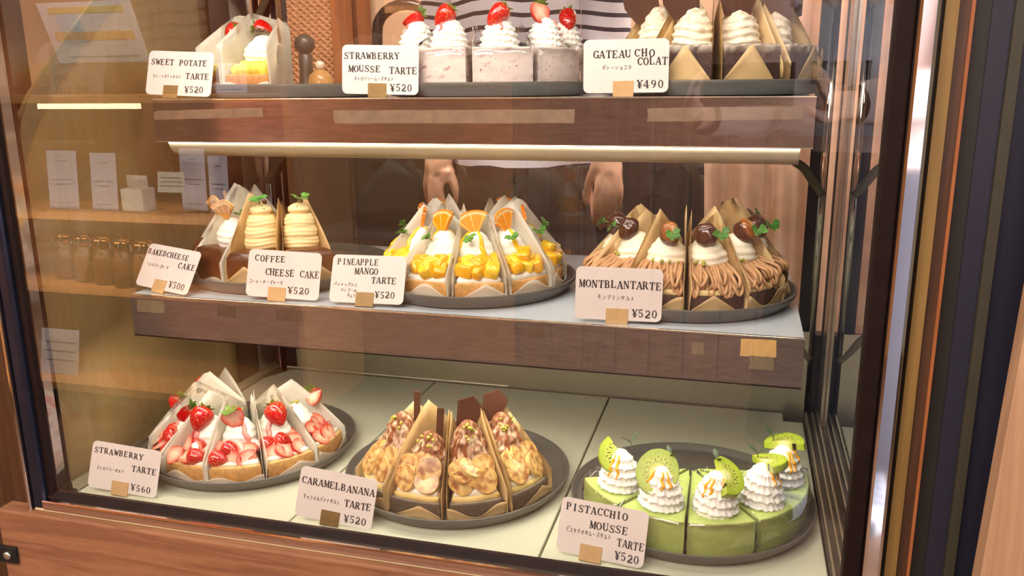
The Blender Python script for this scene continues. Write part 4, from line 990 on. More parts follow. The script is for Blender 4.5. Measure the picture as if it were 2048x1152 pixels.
for i, (deg, lab, kw) in enumerate([
    (-139, 'green pistachio mousse slice behind its price card, kiwi and olive leaf on top', dict(pose=0)),
    (-105.5, 'green pistachio mousse slice with a round kiwi slice showing black seeds', dict(pose=1)),
    (-72.5, 'green pistachio mousse slice at the plate front, thick kiwi wedge tipped up', dict(pose=3)),
    (-39.5, 'green pistachio mousse slice with flat kiwi lid and orange drips', dict(pose=2)),
    (-6, 'rearmost green pistachio mousse slice, two leaf sprig above flat kiwi', dict(pose=2))]):
    pistachio_tart(c, z, deg, lab, 40+i, **kw)
c, z = up('pine')
for i, (deg, lab, kw) in enumerate([
    (-103, 'pineapple tart slice beside its price card, orange wedge leaning sideways', dict(flap='wave', half=(0.006, -0.4))),
    (-69, 'pineapple tart slice at the plate front, broad orange wedge and yellow drips', dict(flap='tri')),
    (-35, 'pineapple tart slice next along, chervil on white cream beside orange wedge', dict(flap='wave', half=(-0.004, 0.3))),
    (-1, 'pineapple tart slice turned towards the mont blanc plate, tall white paper', dict(flap='edge', half=(0, 0.5))),
    (-137, 'pineapple tart slice turned towards the coffee cheesecakes, cubes along its edge', dict(flap='wave', half=(0.004, -0.7))),
    (-171, 'pineapple tart slice behind the one facing the coffee cheesecakes', dict(flap='low')),
    (33, 'rear pineapple tart slice whose orange wedge points at the mont blanc', dict(flap='low')),
    (67, 'rear pineapple tart slice in front of the glass doors, upright orange wedge', dict(flap='low')),
    (155, 'rear pineapple tart slice below the staff hand, orange wedge at its peak', dict(flap='low'))]):
    pineapple_tart(c, z, deg, lab, 50+i, **kw)
c, z = up('mont')
for i, (deg, lab, kw) in enumerate([
    (-101, 'mont blanc slice behind its price card, pale halved chestnut with chervil', dict(flap='wave', cut=True)),
    (-67.5, 'mont blanc slice at the plate front, round brown chestnut on cream', dict(flap='tri')),
    (-36, 'mont blanc slice with a large split chestnut standing upright', dict(flap='wave', cut=True)),
    (-3.5, 'mont blanc slice nearest the steel posts, darkest whole chestnut', dict(flap='edge')),
    (-134, 'mont blanc slice beside the pineapple plate, small chestnut under herb', dict(flap='low')),
    (-166, 'rear mont blanc slice peeking over tan paper beside the pineapple plate', dict(flap='low')),
    (29, 'rear mont blanc slice of brown strands close to the side glass', dict(flap='low'))]):
    montblanc(c, z, deg, lab, 60+i, **kw)
c, z = up('chee')
for i, (deg, lab, kw) in enumerate([
    (-116, 'baked cheesecake slice behind its price card, dried orange slice on cream', dict()),
    (-149, 'baked cheesecake slice by the tan end board, curled orange slice', dict()),
    (178, 'rear baked cheesecake slice in white paper before the polished strip', dict())]):
    cheesecake(c, z, deg, lab, 70+i, **kw)
for i, (deg, lab) in enumerate([(-82, 'coffee cheesecake slice between the baked cheesecake and its own twin, bean on top'), (-48, 'coffee cheesecake slice at the ring end, tan paper against the dark doors')]):
    cheesecake(c, z, deg, lab, 75+i, coffee=True)
c, z = up('mous')
for i, (deg, lab, kw) in enumerate([
    (-138, 'pink mousse slice behind its price card, flat leafy strawberry on ruffled cream', dict(top='slice')),
    (-102, 'pink mousse slice with leaning strawberry, first fully seen past the card', dict(top='whole')),
    (-66, 'pink mousse slice at the plate middle, shiny strawberry tilted on cream', dict(top='whole')),
    (-30, 'pink mousse slice with a cut strawberry showing its white heart', dict(top='half')),
    (6, 'rear pink mousse slice beside the chocolate cakes, strawberry hanging over', dict(top='whole'))]):
    strawberry_mousse(c, z, deg, lab, 80+i, **kw)
c, z = up('gat')
for i, (deg, lab, kw) in enumerate([
    (-138, 'gateau chocolat slice beside the pink mousse, two flakes before its paper', dict()),
    (-102, 'gateau chocolat slice behind its price card, wide flake over sugared cream', dict()),
    (-66, 'gateau chocolat slice at the plate front, tall flake on beige cream', dict()),
    (-30, 'gateau chocolat slice seen through the pale reflection, triangle of paper below', dict()),
    (6, 'rear gateau chocolat slice closest to the steel posts', dict())]):
    gateau(c, z, deg, lab, 90+i, **kw)
c, z = up('sweet')
for i, (deg, lab, kw) in enumerate([
    (-90, 'sweet potato tart slice with yellow piping and a cut strawberry under sesame', dict(top='half')),
    (-123, 'sweet potato tart slice behind the front one, whole red strawberry on cream', dict(top='whole')),
    (-156, 'sweet potato tart slice hidden behind the price card reading SWEET POTATE', dict(top='whole'))]):
    sweet_potato(c, z, deg, lab, 100+i, **kw)

# ------------------------------------------------------------------ stamped lettering
def LT(x, y0, y1): return ('L', 0.165, [(x, y0), (x, y1)])
def ln(*p): return ('L', 0.07, list(p))
def tk(*p): return ('L', 0.165, list(p))
def sf(x, y, w=0.17): return ('L', 0.075, [(x-w, y+(0.037 if y < 0.5 else -0.037)), (x+w, y+(0.037 if y < 0.5 else -0.037))])
def arc_(cx, cy, rx, ry, a0, a1, t=0.165, h=0.07): return ('A', cx, cy, rx, ry, a0, a1, t, h)
GLY = {
 'A': [ln((.12, .03), (.40, 1)), tk((.43, .97), (.72, .03)), ln((.24, .32), (.60, .32)), sf(.12, 0, .14), sf(.72, 0, .16)],
 'B': [LT(.18, 0, 1), ln((.05, .037), (.45, .037)), ln((.05, .963), (.42, .963)), ln((.18, .52), (.45, .52)), arc_(.42, .745, .24, .255, -90, 90), arc_(.45, .27, .27, .27, -90, 90)],
 'C': [arc_(.46, .5, .40, .5, 38, 322), ln((.78, .98), (.78, .70))],
 'D': [LT(.18, 0, 1), ln((.05, .037), (.42, .037)), ln((.05, .963), (.42, .963)), arc_(.40, .5, .40, .5, -90, 90)],
 'E': [LT(.20, 0, 1), ln((.06, .037), (.70, .037)), ln((.06, .963), (.68, .963)), ln((.2, .52), (.50, .52)), ln((.70, .03), (.70, .28)), ln((.68, .97), (.68, .74)), ln((.50, .42), (.50, .62))],
 'F': [LT(.20, 0, 1), sf(.20, 0, .17), ln((.06, .963), (.70, .963)), ln((.2, .52), (.52, .52)), ln((.70, .97), (.70, .72)), ln((.52, .42), (.52, .62))],
 'G': [arc_(.46, .5, .40, .5, 42, 318), ln((.76, .98), (.76, .72)), tk((.74, .42), (.74, .06)), ln((.54, .42), (.88, .42))],
 'H': [LT(.18, 0, 1), LT(.68, 0, 1), ln((.18, .5), (.68, .5)), sf(.18, 0, .15), sf(.18, 1, .15), sf(.68, 0, .15), sf(.68, 1, .15)],
 'I': [LT(.42, 0, 1), sf(.42, 0, .17), sf(.42, 1, .17)],
 'K': [LT(.18, 0, 1), sf(.18, 0, .15), sf(.18, 1, .15), ln((.22, .42), (.68, .97)), tk((.36, .58), (.72, .03)), sf(.68, 1, .13), sf(.72, 0, .15)],
 'L': [LT(.22, 0, 1), sf(.22, 1, .16), ln((.06, .037), (.70, .037)), ln((.70, .03), (.70, .34))],
 'M': [ln((.13, 0), (.13, 1)), tk((.16, .98), (.44, .08)), ln((.44, .08), (.70, .98)), LT(.74, 0, 1), sf(.13, 0, .12), sf(.74, 0, .14), ln((.02, .963), (.2, .963)), ln((.7, .963), (.88, .963))],
 'N': [ln((.15, 0), (.15, 1)), tk((.17, .98), (.68, .04)), ln((.70, 0), (.70, 1)), sf(.15, 0, .13), sf(.70, 1, .13), ln((.03, .963), (.2, .963))],
 'O': [arc_(.43, .5, .40, .5, 0, 360)],
 'P': [LT(.20, 0, 1), sf(.20, 0, .17), ln((.06, .963), (.46, .963)), ln((.2, .46), (.46, .46)), arc_(.44, .712, .28, .288, -90, 90)],
 'R': [LT(.18, 0, 1), sf(.18, 0, .15), ln((.05, .963), (.44, .963)), ln((.18, .48), (.44, .48)), arc_(.42, .722, .26, .278, -90, 90), tk((.42, .47), (.68, .06)), ln((.62, .037), (.84, .037))],
 'S': [arc_(.42, .735, .31, .265, 30, 268, .13), arc_(.42, .265, .33, .265, -152, 88, .13), ln((.72, .96), (.72, .72)), ln((.10, .04), (.10, .30)), tk((.30, .56), (.55, .46))],
 'T': [LT(.42, 0, 1), sf(.42, 0, .17), ln((.06, .963), (.78, .963)), ln((.07, .97), (.07, .70)), ln((.77, .97), (.77, .70))],
 'U': [('L', .165, [(.18, 1), (.18, .30)]), arc_(.43, .30, .33, .30, 180, 360, .15, .08), ln((.70, 1), (.70, .30)), sf(.18, 1, .15), sf(.70, 1, .13)],
 'W': [tk((.10, .98), (.28, .04)), ln((.28, .04), (.44, .8)), tk((.44, .8), (.62, .04)), ln((.62, .04), (.80, .98)), sf(.10, 1, .12), sf(.80, 1, .12)],
 'Y': [tk((.14, .98), (.42, .45)), ln((.42, .45), (.70, .98)), LT(.42, 0, .48), sf(.42, 0, .17), sf(.14, 1, .14), sf(.70, 1, .14)],
 '0': [arc_(.40, .5, .34, .5, 0, 360, .14)],
 '2': [arc_(.40, .72, .30, .28, -20, 185, .14), tk((.66, .60), (.14, .10)), ('L', .11, [(.08, .055), (.72, .055)]), ln((.72, .03), (.72, .28))],
 '4': [('L', .15, [(.54, 0), (.54, 1)]), ln((.52, .98), (.08, .32)), ('L', .09, [(.05, .30), (.76, .30)]), sf(.54, 0, .17)],
 '5': [ln((.20, .98), (.16, .52)), ('L', .11, [(.18, .945), (.66, .945)]), arc_(.38, .32, .32, .32, -155, 140, .14)],
 '6': [arc_(.42, .30, .31, .30, 0, 360, .13), arc_(.52, .42, .42, .56, 95, 190, .14, .09)],
 '9': [arc_(.38, .70, .31, .30, 0, 360, .13), arc_(.28, .58, .42, .56, -85, 10, .14, .09)],
 '\u00a5': [tk((.14, .98), (.42, .50)), ln((.42, .50), (.70, .98)), LT(.42, 0, .52), sf(.42, 0, .17), sf(.14, 1, .14), sf(.70, 1, .14), ln((.12, .44), (.72, .44)), ln((.12, .26), (.72, .26))],
}
def stroke(b, pts, w, col, T):
    for (x0, y0), (x1, y1) in zip(pts, pts[1:]):
        dx, dy = x1-x0, y1-y0; l = math.hypot(dx, dy) or 1; nx, ny = -dy/l*w/2, dx/l*w/2
        b.add([T(x0+nx, y0+ny), T(x0-nx, y0-ny), T(x1-nx, y1-ny), T(x1+nx, y1+ny)], [(0, 1, 2, 3)], col)
def glyphs(b, text, x0, x1, y, h, col, seed=0):
    """printed capitals from x0 to x1 (mm) on a base line y, h tall, each stamped a little askew"""
    rnd = random.Random(seed); n = len(text); cw = (x1-x0)/n
    for i, ch in enumerate(text):
        if ch == ' ': continue
        k = min(cw*0.98/0.86, h*0.98); gx = x0+cw*i+rnd.uniform(-.25, .25); gy = y+rnd.uniform(-.35, .35); an = rnd.uniform(-.04, .04)
        def T(px, py, ex=0.0):
            X, Y = px*k, py*h; return (gx+X-Y*an, gy+Y+X*an, 0)
        for e in GLY[ch]:
            if e[0] == 'L': stroke(b, e[2], e[1]*1.28, col, T)
            else:
                _, cx, cy, rx, ry, a0, a1, t, hh = e; t *= 1.25; hh *= 1.3; m = 22; vs = []
                for q in range(m+1):
                    a = R_(a0+(a1-a0)*q/m); vs += [T(cx+rx*math.cos(a), cy+ry*math.sin(a)), T(cx+(rx-t)*math.cos(a), cy+(ry-hh)*math.sin(a))]
                b.add(vs, [(2*q, 2*q+1, 2*q+3, 2*q+2) for q in range(m)], col)
DOTS = [[(8, 9.8), (8.6, 8.4)], [(9.2, 10.2), (9.9, 8.8)]]
CIRC = [[(8.2+1.0*math.cos(a), 9.4+1.0*math.sin(a)) for a in [2*PI*k/8 for k in range(9)]]]
KANA = {'ス': [[(2, 8), (8, 8), (2, 1)], [(5.2, 4.5), (8.5, 1)]], 'ト': [[(4, 9), (4, 1)], [(4, 6), (8, 4)]], 'ロ': [[(2, 8), (8, 8), (8, 2), (2, 2), (2, 8)]],
 'ヘ': [[(1, 4), (4, 7), (9, 2)]], 'ー': [[(1.5, 5), (8.5, 5)]], 'リ': [[(3, 8), (3, 4)], [(7, 8.5), (7, 4), (5, 1)]], 'ム': [[(5, 9), (2, 2), (8, 2.5)], [(6.5, 5), (9, 1)]],
 'タ': [[(4, 9), (1.5, 4)], [(3.5, 7.5), (8, 7.5), (3, 1)], [(3, 5.5), (6.5, 3.5)]], 'ル': [[(3, 8), (3, 4), (1, 1)], [(6, 8.5), (6, 1.5), (9, 4)]],
 'カ': [[(1.5, 7), (7.5, 7), (7, 1), (5.5, 2)], [(4.5, 9), (4, 5), (1.5, 1)]], 'シ': [[(2, 8.5), (3.5, 7.5)], [(1.5, 6), (3, 5)], [(2, 1.5), (6, 3), (9, 7.5)]],
 'ョ': [[(3, 6), (7.5, 6), (7.5, 1), (3, 1)], [(3, 3.5), (7.5, 3.5)]], 'コ': [[(2, 8), (8, 8), (8, 1.5), (2, 1.5)]], 'ラ': [[(3, 9), (7.5, 9)], [(2, 6.5), (8.5, 6.5), (4, 1)]],
 'イ': [[(8, 9), (2, 4)], [(5.3, 6.5), (5.3, 1)]], 'ク': [[(4, 9), (1.5, 4.5)], [(3.7, 7.5), (8, 7.5), (3, 1)]], 'チ': [[(7.5, 9), (3, 8)], [(1, 5.5), (9, 5.5)], [(5.2, 8.5), (5, 4), (3, 1)]],
 'ケ': [[(4, 9), (1.5, 4.5)], [(3, 6.5), (9, 6.5)], [(6.3, 6.5), (6, 3.5), (4, 1)]], 'キ': [[(2, 7), (8, 7.5)], [(1.5, 4.3), (8.5, 4.8)], [(4.5, 9.5), (5.8, .5)]], 'ヒ': [[(3, 9), (3, 2), (8, 1.5)], [(3, 5.5), (7.5, 6.5)]],
 'ハ': [[(4, 8), (1.5, 1.5)], [(6, 8), (8.5, 1.5)]], 'ナ': [[(1, 6), (9, 6)], [(5.3, 9), (5, 4), (3, 1)]], 'ッ': [[(2, 6), (3, 4)], [(4.5, 6.5), (5.3, 4.5)], [(8, 6), (7, 2.5), (4.5, 1)]],
 'フ': [[(1.5, 8), (8, 8), (4, 1)]], 'マ': [[(1.5, 8), (8.5, 8), (5, 3.5)], [(3.5, 5.5), (6.5, 2)]], 'ン': [[(2, 8), (4, 6.5)], [(1.8, 1.5), (6, 3.5), (9, 7)]],
 'の': [[(5.2, 7.5), (4.5, 3), (2.5, 2), (1.5, 4.5), (4, 8), (7.5, 7.5), (8.7, 4.5), (6, 1.5)]], 'と': [[(3.2, 9), (4.5, 5.5)], [(8, 6.5), (3, 4), (3, 1.8), (8, 1.5)]],
 'モ': [[(2, 8.5), (8, 8.5)], [(1.2, 5.3), (8.8, 5.3)], [(4.8, 8.5), (4.8, 2), (8.5, 1.7)]], 'ャ': [[(1.5, 5), (8.5, 6), (6.5, 3.5)], [(4, 7.5), (5.5, .5)]], 'メ': [[(7.5, 9), (5.5, 4.5), (2, 1)], [(3, 6.5), (8, 2.5)]],
 'オ': [[(1.5, 6.5), (8.5, 6.5)], [(6, 9), (6, 1.5), (4.5, 2)], [(5.8, 6.3), (1.5, 2)]], 'テ': [[(3, 9), (7.5, 9)], [(1.5, 6), (8.5, 6)], [(5.2, 6), (3.5, 1)]], 'ホ': [[(1.5, 7), (8.5, 7)], [(5, 9), (5, 1)], [(3, 5), (1.5, 2.5)], [(7, 5), (8.5, 2.5)]]}
for a, b_ in zip('ベドズガゴブバ', 'ヘトスカコフハ'): KANA[a] = KANA[b_]+DOTS
for a, b_ in zip('パプピポ', 'ハフヒホ'): KANA[a] = KANA[b_]+CIRC
def kana(b, text, x0, x1, y, h, col, seed=0):
    rnd = random.Random(seed); cw = (x1-x0)/len(text)
    for i, ch in enumerate(text):
        dy = rnd.uniform(-.4, .4); s = rnd.uniform(0.88, 1.05)
        T = lambda px, py: (x0+cw*(i+px/10*0.95*s), y+dy+py/10*h*s)
        for st in KANA[ch]: stroke_mm(b, [T(*p) for p in st], 0.46, col)
def stroke_mm(b, pts, w, col): stroke(b, pts, w, col, lambda x, y: (x, y, 0))

M_card = material('price_card_paper', (224, 213, 207), rough=0.6, var=0.03, vscale=40)
M_ink = material('stamp_ink', (34, 28, 36), rough=0.6, var=0.3, vscale=900)
M_pen = material('pen_ink', (58, 50, 52), rough=0.6, var=0.2)
M_hold = material('kraft_card_stand', (200, 162, 112), rough=0.7, var=0.1, vscale=120)
M_hold2 = material('dull_gold_card_stand', (136, 108, 62), rough=0.4, metal=0.3, var=0.15, vscale=100)
CW, CH = 91.0, 56.0
def price_card(label, loc, yaw, tilt, roll, prints, hand, hold, gold=False):
    t = thing('price_card', label, 'price card', loc, R_(yaw), 'price cards')
    # card frame: x along the card, y up the card, z towards the viewer (mm)
    F = rot4((0, 0, 0), PI/2-R_(tilt), 0, 0) @ Matrix.Rotation(R_(roll), 4, 'Z') @ Matrix.Translation((-CW/2000, 0, 0)) @ Matrix.Scale(0.001, 4)
    poly, r = [], 6.0
    for cx, cy, a0 in ((CW-r, r, -90), (CW-r, CH-r, 0), (r, CH-r, 90), (r, r, 180)):
        poly += [(cx+r*math.cos(R_(a0+90*k/8)), cy+r*math.sin(R_(a0+90*k/8))) for k in range(9)]
    b = MB(); extrude_xy(b, poly, -0.5, 0.0); b.build('card', M_card, t, False, M=F)
    b = MB()
    for k, (tx, x0, x1, y, h) in enumerate(prints): glyphs(b, tx, x0, x1, y, h, (34, 28, 36), hash_(label)+k)
    F2 = F @ Matrix.Translation((0, 0, 0.25)); b.build('printed_lettering', M_ink, t, False, 'dark stamped lettering', M=F2)
    b = MB()
    for k, (tx, x0, x1, y, h) in enumerate(hand): kana(b, tx, x0, x1, y, h, (58, 50, 52), k)
    b.build('handwriting', M_pen, t, False, 'thin pen handwriting', M=F2)
    b = MB(); x0, x1 = hold
    path = [(y, z) for y, z in ((12.5, 0.45), (-3.5, 0.45), (-4.2, -0.2), (-4.4, -14.0))]
    for (ya, za), (yb, zb) in zip(path, path[1:]):
        d = Vector((yb-ya, zb-za)).normalized(); n = Vector((d.y, -d.x))*0.35
        extrude_xy(b, [(ya+n.x, za+n.y), (ya-n.x, za-n.y), (yb-n.x, zb-n.y), (yb+n.x, zb+n.y)], x0, x1, axis='x')
    b.build('card_stand', M_hold2 if gold else M_hold, t, False, 'small folded card stand', M=F)
    return t
def hash_(s): return sum(ord(ch)*(i+1) for i, ch in enumerate(s)) % 9973
Y5 = '\u00a5520'
price_card('price card reading STRAWBERRY TARTE \u00a5560 in front of the strawberry tarts', (0.0619, 0.0072, 0.0056), 5.4, 15.6, -5.0, [('STRAWBERRY', 3, 69, 42, 7), ('TARTE', 55, 88, 27, 7.3), ('\u00a5560', 57, 84, 4.5, 7.6)], [('ストロベリータルト', 9, 46, 22, 5.5)], (32, 54))
price_card('price card reading CARAMELBANANA TARTE on the deck', (0.3393, 0.0069, 0.0046), 4.4, 15.6, -6.0, [('CARAMELBANANA', 2.5, 89.5, 37, 7.8), ('TARTE', 56, 88, 20.5, 7.8), (Y5, 58, 85, 4, 8)], [('キャラメルバナナタルト', 7, 51, 20, 6)], (31, 53), True)
price_card('price card reading PISTACCHIO MOUSSE TARTE on the deck', (0.6369, 0.0068, 0.0052), -4.5, 19.0, -1.7, [('PISTACCHIO', 5, 71, 43.5, 7.6), ('MOUSSE', 32, 72, 29.5, 7.8), ('TARTE', 62, 90, 17, 7.8), (Y5, 61, 87, 3.6, 8.2)], [('ピスタチオのムースタルト', 8, 56, 21, 6)], (25, 48))
price_card('price card reading BAKEDCHEESE CAKE \u00a5500, tilted most', (0.0711, 0.1034, 0.2320), -10.7, 29.7, -3.4, [('BAKEDCHEESE', 2, 74, 42, 7), ('CAKE', 60, 90, 31, 7.4), ('\u00a5500', 56, 84, 5, 8.4)], [('ベイクドチーズケーキ', 8, 46, 26, 5.5)], (31, 52))
price_card('price card reading COFFEE CHEESE CAKE \u00a5520', (0.2391, 0.1029, 0.2316), 6.9, 16.4, -2.4, [('COFFEE', 8, 47, 42, 7.4), ('CHEESE CAKE', 22, 90, 26, 8.2), (Y5, 52, 80, 6, 8)], [('コーヒーチーズケーキ', 3, 46, 15, 5.5)], (28, 50))
price_card('price card reading PINEAPPLE MANGO TARTE \u00a5520', (0.3466, 0.1036, 0.2318), 2.2, 22.2, 0.4, [('PINEAPPLE', 6, 57, 44, 7.4), ('MANGO', 28, 58, 33.5, 7.6), ('TARTE', 50, 81, 23.5, 7.6), (Y5, 56, 81, 6.5, 7.8)], [('パイナップルと', 4, 34, 18.5, 4.8), ('マンゴーの', 13, 34, 12, 4.8), ('タルト', 22, 33, 5.6, 4.8)], (33, 55), True)
price_card('price card reading MONTBLANTARTE \u00a5520', (0.6374, 0.1026, 0.2312), 5.9, 6.8, -0.8, [('MONTBLANTARTE', 3.5, 90, 34, 8.2), (Y5, 60, 87, 4, 8.4)], [('モンブランタルト', 23, 63, 21, 6)], (33, 56))
price_card('price card reading SWEET POTATE TARTE \u00a5520', (0.0661, 0.1813, 0.4648), 4.0, 16.0, -2.6, [('SWEET POTATE', 4, 82, 38, 7.6), ('TARTE', 54, 87, 21, 7.6), (Y5, 54, 81, 4, 8.2)], [('スイートポテトタルト', 8, 48, 21, 5)], (25, 45), True)
price_card('price card reading STRAWBERRY MOUSSE TARTE \u00a5520', (0.3415, 0.1822, 0.4648), 10.0, 6.0, -1.5, [('STRAWBERRY', 2, 69, 40, 7.6), ('MOUSSE', 7, 46, 25, 7.6), ('TARTE', 56, 89.5, 23.5, 8), (Y5, 57, 84, 3.6, 8.4)], [('ストロベリームースタルト', 14, 62, 15, 5.2)], (31, 53), True)
price_card('price card reading GATEAU CHO COLAT \u00a5490', (0.6296, 0.1800, 0.4648), 6.0, 3.0, 0.3, [('GATEAU', 10, 51, 36.5, 8), ('CHO', 54, 77, 37.5, 8), ('COLAT', 57, 90, 29, 8), ('\u00a5490', 57, 87, 4.6, 8.4)], [('ガトーショコラ', 20, 52, 24, 5.2)], (32, 54))

# ------------------------------------------------------------------ people
M_skin = material('skin', (226, 176, 148), rough=0.5, var=0.06, vscale=30, sss=0.15)
M_hair = material('dark_hair', (34, 26, 24), rough=0.45, var=0.3, vscale=200, stretch=(1, 1, 0.1))
def stripes():
    m = bpy.data.materials.new('navy_striped_jersey'); m.use_nodes = True; nt = m.node_tree; b = nt.nodes['Principled BSDF']
    tc = nt.nodes.new('ShaderNodeTexCoord'); sx = nt.nodes.new('ShaderNodeSeparateXYZ'); nt.links.new(tc.outputs['UV'], sx.inputs[0])
    at = nt.nodes.new('ShaderNodeAttribute'); at.attribute_name = 'Col'; sc = nt.nodes.new('ShaderNodeSeparateColor'); nt.links.new(at.outputs['Color'], sc.inputs[0])
    mu = nt.nodes.new('ShaderNodeMath'); mu.operation = 'MULTIPLY'; mu.inputs[1].default_value = 1.0; nt.links.new(sc.outputs[0], mu.inputs[0])
    dv = nt.nodes.new('ShaderNodeMath'); dv.operation = 'MULTIPLY'; dv.inputs[1].default_value = 1/0.0262; nt.links.new(mu.outputs[0], dv.inputs[0])
    fr = nt.nodes.new('ShaderNodeMath'); fr.operation = 'FRACT'; nt.links.new(dv.outputs[0], fr.inputs[0])
    lt = nt.nodes.new('ShaderNodeMath'); lt.operation = 'LESS_THAN'; lt.inputs[1].default_value = 0.30; nt.links.new(fr.outputs[0], lt.inputs[0])
    mx = nt.nodes.new('ShaderNodeMix'); mx.data_type = 'RGBA'; nt.links.new(lt.outputs[0], mx.inputs[0]); mx.inputs[6].default_value = (*lin((222, 214, 226)), 1); mx.inputs[7].default_value = (*lin((38, 36, 52)), 1)
    nt.links.new(mx.outputs[2], b.inputs['Base Color']); b.inputs['Roughness'].default_value = 0.85
    return m
def skin_body(name, verts, edges, parent, root=0):
    """one continuous body grown round a jointed skeleton: verts (x, y, z, rx, ry)"""
    o0 = Vector(parent.location); me = bpy.data.meshes.new(name); me.from_pydata([tuple(Vector(v[:3])-o0) for v in verts], edges, [])
    o = bpy.data.objects.new(name, me); COL.objects.link(o); o.parent = parent
    sk = o.modifiers.new('skin', 'SKIN'); sk.use_smooth_shade = True
    for i, d in enumerate(me.skin_vertices[0].data):
        d.radius = (verts[i][3], verts[i][4] if len(verts[i]) > 4 else verts[i][3]); d.use_root = (i == root)
    sb = o.modifiers.new('soft', 'SUBSURF'); sb.levels = 1; sb.render_levels = 1
    rm = o.modifiers.new('fuse', 'REMESH'); rm.mode = 'VOXEL'; rm.voxel_size = 0.0042; rm.use_smooth_shade = True
    sm = o.modifiers.new('relax', 'SMOOTH'); sm.factor = 0.5; sm.iterations = 5
    me.materials.append(M_skin); return o
class Skel:
    def __init__(s): s.v = []; s.e = []
    def add(s, p, r, to=None, r2=None):
        s.v.append((*p, r, r2 or r)); i = len(s.v)-1
        if to is not None: s.e.append((to, i))
        return i
def hand(sk, wrist_i, w, down, side, back, spread=0.018, curl=0.25, thumb=1):
    """palm, four fingers and a thumb from a wrist: down = finger direction, side = towards the little finger, back = out of the back of the hand"""
    w, d, s, bk = Vector(w), Vector(down).normalized(), Vector(side).normalized(), Vector(back).normalized()
    for k, (off, l) in enumerate(((-1.4, .074), (-0.45, .084), (0.5, .078), (1.4, .060))):
        p0 = w+d*0.030+s*off*spread*0.62; p1 = w+d*(0.080-0.004*abs(off))+s*off*spread+bk*0.002
        a = sk.add(p0, 0.0155, wrist_i, 0.0125); m_ = sk.add((p0+p1)/2, 0.0140, a, 0.0115); b_ = sk.add(p1, 0.0110, m_, 0.0102)
        c1, c2, c3 = curl*(0.6+0.25*k), curl*(1.6+0.35*k), curl*(2.4+0.35*k)
        q1 = p1+(d-bk*c1).normalized()*l*0.44; q2 = q1+(d-bk*c2).normalized()*l*0.33; q3 = q2+(d-bk*c3).normalized()*l*0.23
        c_ = sk.add(q1, 0.0090, b_); d_ = sk.add(q2, 0.0080, c_); sk.add(q3, 0.0066, d_)
    t0 = w+d*0.024-s*0.024-bk*0.004; t1 = t0+d*0.034-s*0.014-bk*0.012; t2 = t1+d*0.030-s*0.002-bk*0.010; t3 = t2+d*0.020+s*0.002-bk*0.004
    a = sk.add(t0, 0.0145, wrist_i); b_ = sk.add(t1, 0.0112, a); c_ = sk.add(t2, 0.0094, b_); sk.add(t3, 0.0072, c_)
def person(name, label, base, H, face_y, arms, legs, clothes):
    t = thing(name, label, 'person', base, 0.0); x, y, z0 = base; sk = Skel()
    f = face_y
    pel = sk.add((x, y, z0+0.53*H), 0.13, None, 0.095); wa = sk.add((x, y, z0+0.62*H), 0.112, pel, 0.085); ch = sk.add((x, y+0.01*f, z0+0.72*H), 0.128, wa, 0.095)
    nk0 = sk.add((x, y, z0+0.815*H), 0.062, ch, 0.055); nk = sk.add((x, y+0.006*f, z0+0.855*H), 0.048, nk0)
    hd = sk.add((x, y+0.012*f, z0+0.905*H), 0.064, nk, 0.080); sk.add((x, y+0.010*f, z0+0.955*H), 0.070, hd, 0.088)
    nz = sk.add((x, y+0.088*f, z0+0.918*H), 0.014, hd); sk.add((x, y+0.105*f, z0+0.908*H), 0.010, nz)
    for s, (el, wr, hn) in zip((-1, 1), arms):
        sh = sk.add((x+s*0.115*H/1.0*0.95, y, z0+0.795*H), 0.055, nk0 if False else ch, 0.052)
        e1 = sk.add(el, 0.040, sh); w1 = sk.add(wr, 0.026, e1, 0.021); hand(sk, w1, wr, *hn)
    for s, (kn, an, toe) in zip((-1, 1), legs):
        hp = sk.add((x+s*0.088, y, z0+0.48*H), 0.082, pel); k_ = sk.add(kn, 0.055, hp); a_ = sk.add(an, 0.038, k_); sk.add(toe, 0.03, a_, 0.025)
    skin_body('body', sk.v, sk.e, t)
    # face and hair
    o0 = Vector(base); hc = Vector((x, y+0.012*f, z0+0.935*H))-o0
    b = MB(); ellipsoid(b, hc+Vector((0, -0.012*f, 0.018)), (0.083, 0.098, 0.105), n=22, m=14); b.v = [tuple(v) for v in b.v]
    hb = MB(); P = []
    for i in range(11):
        ph = PI/2-(PI*0.62)*i/10; row = []
        for j in range(25):
            a = -PI*0.80+1.60*PI*j/24; d = Vector((math.sin(a)*math.cos(ph), -f*math.cos(a)*math.cos(ph), math.sin(ph)))
            row.append(hc+Vector((d.x*0.084, d.y*0.100-0.008*f, d.z*0.108+0.012)))
        P.append(row)
    sheet(hb, P, 0.008); hb.build('hair', M_hair, t)
    for s in (-1, 1):
        e = MB(); ellipsoid(e, hc+Vector((s*0.030, 0.083*f, 0.000)), (0.011, 0.006, 0.006), (40, 30, 28), 10, 7); e.build('eye', M_paint_gloss, t)
    mth = MB(); ellipsoid(mth, hc+Vector((0, 0.082*f, -0.052)), (0.022, 0.006, 0.006), (178, 96, 88), 12, 7); mth.build('mouth', M_paint_matte, t)
    clothes(t, o0, x, y, z0, H)
    return t
def loft(b, rings, n=28, colf=None):
    """elliptical rings (cx, cy, cz, rx, ry)"""
    P, C = [], []
    for cx, cy, cz, rx, ry in rings:
        row = []
        for j in range(n):
            a = 2*PI*j/n; k = 1+0.03*math.sin(3*a+cz*40)+0.02*N((math.cos(a), math.sin(a), cz*9), 2)
            row.append((cx+rx*k*math.cos(a), cy+ry*k*math.sin(a), cz))
        P.append(row); C.append([colf(p) if colf else (200, 200, 200) for p in row])
    grid(b, P, C, 0, closed=True, flip=True); return b
